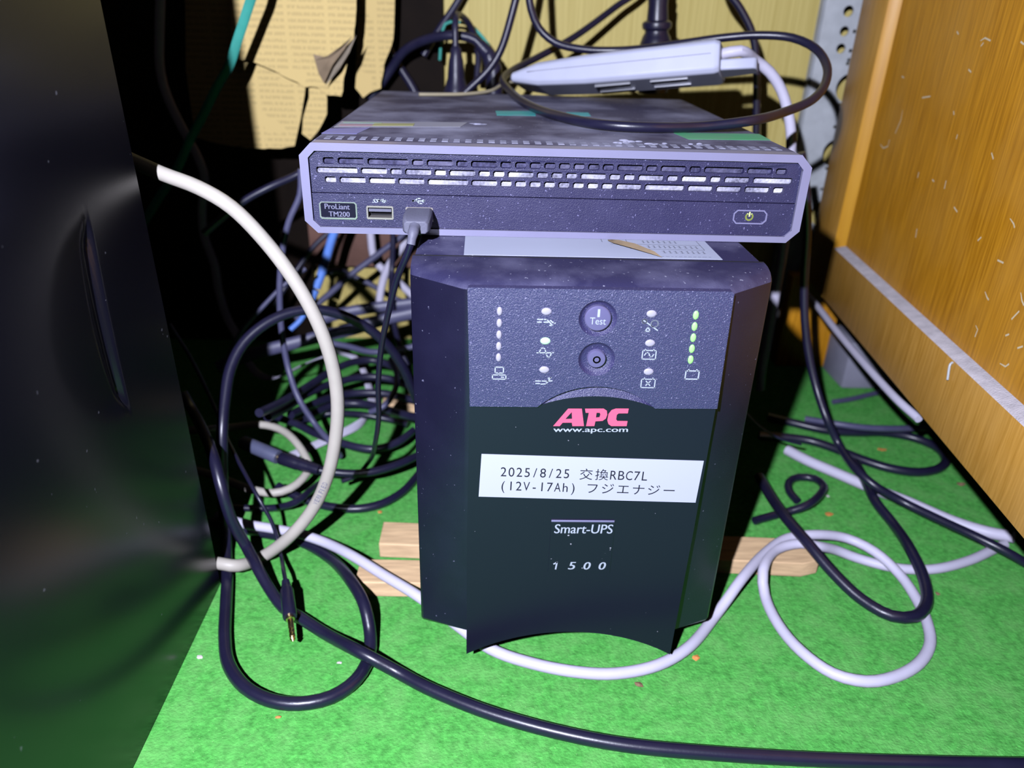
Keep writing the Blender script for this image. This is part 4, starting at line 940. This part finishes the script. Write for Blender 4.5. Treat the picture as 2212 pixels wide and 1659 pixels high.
cable('hanging_cable', [(-159.2, 470, 340.5), (-145.3, 470, 307.4), (-134.4, 469, 288.6), (-124.2, 468, 273.2), (-116.4, 466, 256.7)], 4.0, 'cable_dark', 'dark grey cord slanting down right behind the newspaper edge', 'cord', B_)
cable('hanging_cable', [(-39, 476.1, 491.5), (-71.5, 470, 365.8), (-82.2, 468, 346.5), (-90.8, 466, 334.7), (-103.7, 462, 316.8), (-112.5, 460, 302.7)], 3.4, 'cable_dark', 'dark cord slanting down left from the top beside the teal wire', 'cord', B_)
# right of the battery backup
cable('white_cable', [(-240.2, 132.5, 12), (-219.3, 123, 12), (-196.8, 117.5, 12), (-177.8, 112, 12), (-158.5, 103.1, 12), (-136.2, 84.5, 15.8), (-112.3, 64.8, 16), (-88.4, 45.5, 16), (-66.4, 31.9, 8), (-43.8, 15.2, 3.6), (-19.7, 4.3, 3.6), (6.6, -2.1, 3.6), (27.8, -3, 3.6), (53.1, 3.2, 3.6), (74.8, 17.1, 3.6), (97.9, 43.4, 3.6), (106.8, 51.7, 9), (117.8, 62.3, 15.8), (141.6, 88.4, 16.2), (163.6, 105.5, 16.4), (184.6, 109.2, 17), (210.2, 111.7, 12), (224.3, 98.2, 11), (234.5, 79.6, 6), (235.5, 56.8, 3.6), (231.7, 38.1, 3.6), (224.2, 20.6, 3.6), (209.1, 5, 3.6), (188.7, -5.4, 3.6), (171, -8.4, 3.6), (154.5, -2.8, 3.6), (142.2, 13.7, 3.6), (135.8, 35.6, 3.6), (134.6, 59.9, 6), (135.3, 71, 15.8), (151.5, 93.2, 16), (170.3, 99.2, 17), (180.4, 96.8, 17), (198.6, 102.4, 9), (214, 100.7, 3.6), (235.6, 90.6, 3.6), (261, 88.9, 3.6), (292.5, 98, 3.6), (321.3, 112.1, 3.6), (331.2, 117, 3.6)], 3.45, 'cable_white', 'white cord passing under the battery backup and looping on the carpet at right', 'cord')
cable('white_cable', [(215.6, 244.6, 4.6), (226.6, 228.1, 4.6), (242.6, 210.4, 4.6), (263.7, 187.5, 4.6), (284.4, 168, 4.6), (307.3, 142.5, 4.6), (326.1, 129.2, 5), (336.9, 118.1, 9.5)], 4.5, 'cable_white', 'thick white cable lying straight on the carpet towards the wooden cabinet')
cable('white_cable', [(275.4, 413.7, 95), (271.2, 369.8, 95), (264.1, 310.6, 95), (258, 248.9, 95), (254.1, 199, 95), (252.5, 163, 95), (254.9, 140.6, 94)], 3.0, 'cable_white', 'white cable running tight along the bottom edge of the wooden cabinet')
R_ = 'black cords on the carpet right of the battery backup'
cable('black_cable', [(184.1, 262, 253.4), (192.5, 262, 229.6), (200.4, 260, 194.5), (204.1, 256, 158.1), (207.8, 250, 128.9), (213.8, 242, 99.8), (221.9, 230, 72.1), (228.1, 214, 52.9), (238.7, 205.6, 34), (240.4, 178.6, 30), (248.6, 161.7, 25), (269.5, 151.6, 16), (287, 130.6, 15), (302, 109.3, 16), (315, 96.6, 14), (333.4, 87.7, 6)], 3.3, 'cable_black', 'black cord dropping beside the cabinet and crossing over the thick white cable', 'cord', R_)
cable('black_cable', [(169.3, 184, 16), (166.8, 147.9, 20), (164.9, 114.6, 26), (169.4, 89.8, 26), (180.4, 67.4, 18), (192.5, 49.9, 12), (205.7, 36.2, 11), (219.6, 35, 11.5), (232.7, 45.5, 12), (241.2, 65, 14), (244.3, 90.8, 18), (251.2, 128.8, 13), (248.7, 151.4, 15.5), (254.1, 180.5, 15), (262.7, 216, 10)], 3.8, 'cable_black', 'thick black cord bent into a long hairpin over the white loop', 'cord', R_)
cable('black_cable', [(199.5, 270.9, 4), (223.8, 267.4, 4), (243, 262.1, 4), (259, 249.7, 4), (275.9, 231.6, 4), (293.8, 218, 4), (314.8, 212, 4), (336, 217.5, 4), (350.4, 231, 4), (354.4, 252.7, 4), (342.3, 269.5, 4), (320.5, 277.8, 4.2), (291, 275.7, 5.5), (266.3, 278.4, 5.5), (240.6, 290.8, 5.5), (219.9, 306.3, 4)], 3.9, 'cable_black', 'thick black cord bent in a flat loop just left of the cabinet underside', 'cord', R_)
cable('black_cable', [(249.8, 293.6, 9), (272.8, 277.4, 13), (295.3, 270.3, 13.5), (320.4, 269.3, 13.5), (351.6, 277.9, 10), (393.3, 294.8, 4)], 3.0, 'cable_grey', 'dusty grey cord running straight behind the flat black loop', 'cord', R_)
cable('black_cable', [(154.7, 143, 3.5), (167.8, 148.4, 3.5), (183.2, 153.8, 4), (197.2, 154.1, 10), (214.8, 170.6, 9), (223.7, 185.3, 7), (222.3, 199, 5), (210.6, 203.1, 3.5), (199.8, 195.5, 3.4), (195.4, 182.2, 3.4), (197.1, 169.5, 3.4)], 3.2, 'cable_black', 'small twisted black cord in a tight curl at the shadow edge', 'cord', R_)
tag(MB().box(320, 392, 376, 427, 0.2, 52, bev=3).build('power_adapter', M['adapter']), 'grey box adapter on the carpet under the wooden cabinet', 'adapter')
cable('black_cable', [(297, 340.8, 3), (318.7, 347.5, 3), (348.5, 360.7, 3), (377.3, 370, 3)], 2.6, 'cable_grey', 'short grey cord lying in front of the grey adapter', 'cord', R_)
cable('fine_wire', [(154.6, 200, 65.7), (167, 198, 54.5), (182.8, 196, 45.4), (204.7, 200, 36.9)], 1.0, 'cable_dark', 'fine dark wire in the shadow beside the battery backup', 'wire')

# ---------------------------------------------------------------- crumbs on the carpet
GC = 'crumbs on the green carpet'
def crumb(pos, r, m, label, seed):
    rn = random.Random(seed)
    t = bmesh.new(); bmesh.ops.create_icosphere(t, subdivisions=1, radius=1)
    for v in t.verts:
        k = rn.uniform(0.6, 1.3)
        v.co = Vector((pos[0] + v.co.x * r * k * 1.3, pos[1] + v.co.y * r * k, 0.35 + max(-0.3, v.co.z * r * 0.4 * k)))
    mb = MB(); mb.join(t)
    tag(mb.build('crumb', M[m], smooth=False), label, 'crumb', GC)
for (p_, r, m, lb) in (([(306, 254.2, 0)], 3.0, 'scrap_orange', 'orange crumb inside the flat black loop at right'),
                   ([(347.3, 200.6, 0)], 3.0, 'scrap_brown', 'brownish scrap on the carpet below the cabinet edge'),
                   ([(217.6, 156.2, 0)], 3.0, 'scrap_orange', 'pale orange crumb beside the twisted black curl'),
                   ([(227, 181.2, 0)], 1.5, 'scrap_white', 'white speck right of the twisted black curl'),
                   ([(-212.9, 11.7, 0)], 1.4, 'scrap_white', 'white scrap at the foot of the computer tower'),
                   ([(-131.9, 7.7, 0)], 1.4, 'scrap_white', 'white thread inside the black carpet loop'),
                   ([(78.8, 11.9, 0)], 2.2, 'scrap_orange', 'orange crumb right of the pointed panel corner'),
                   ([(40.6, -8.1, 0)], 2.2, 'scrap_brown', 'brown crumb below the white cord in front'),
                   ([(255.8, 68.4, 0)], 1.6, 'scrap_brown', 'dark speck right of the black hairpin'),
                   ([(-157.5, -29.9, 0)], 1.6, 'scrap_orange', 'orange crumb just below the black loop'),
                   ([(-127.9, 154, 0)], 1.6, 'scrap_orange', 'small orange crumb by the far wooden batten')):
    crumb(p_[0], r, m, lb, int(p_[0][0]))
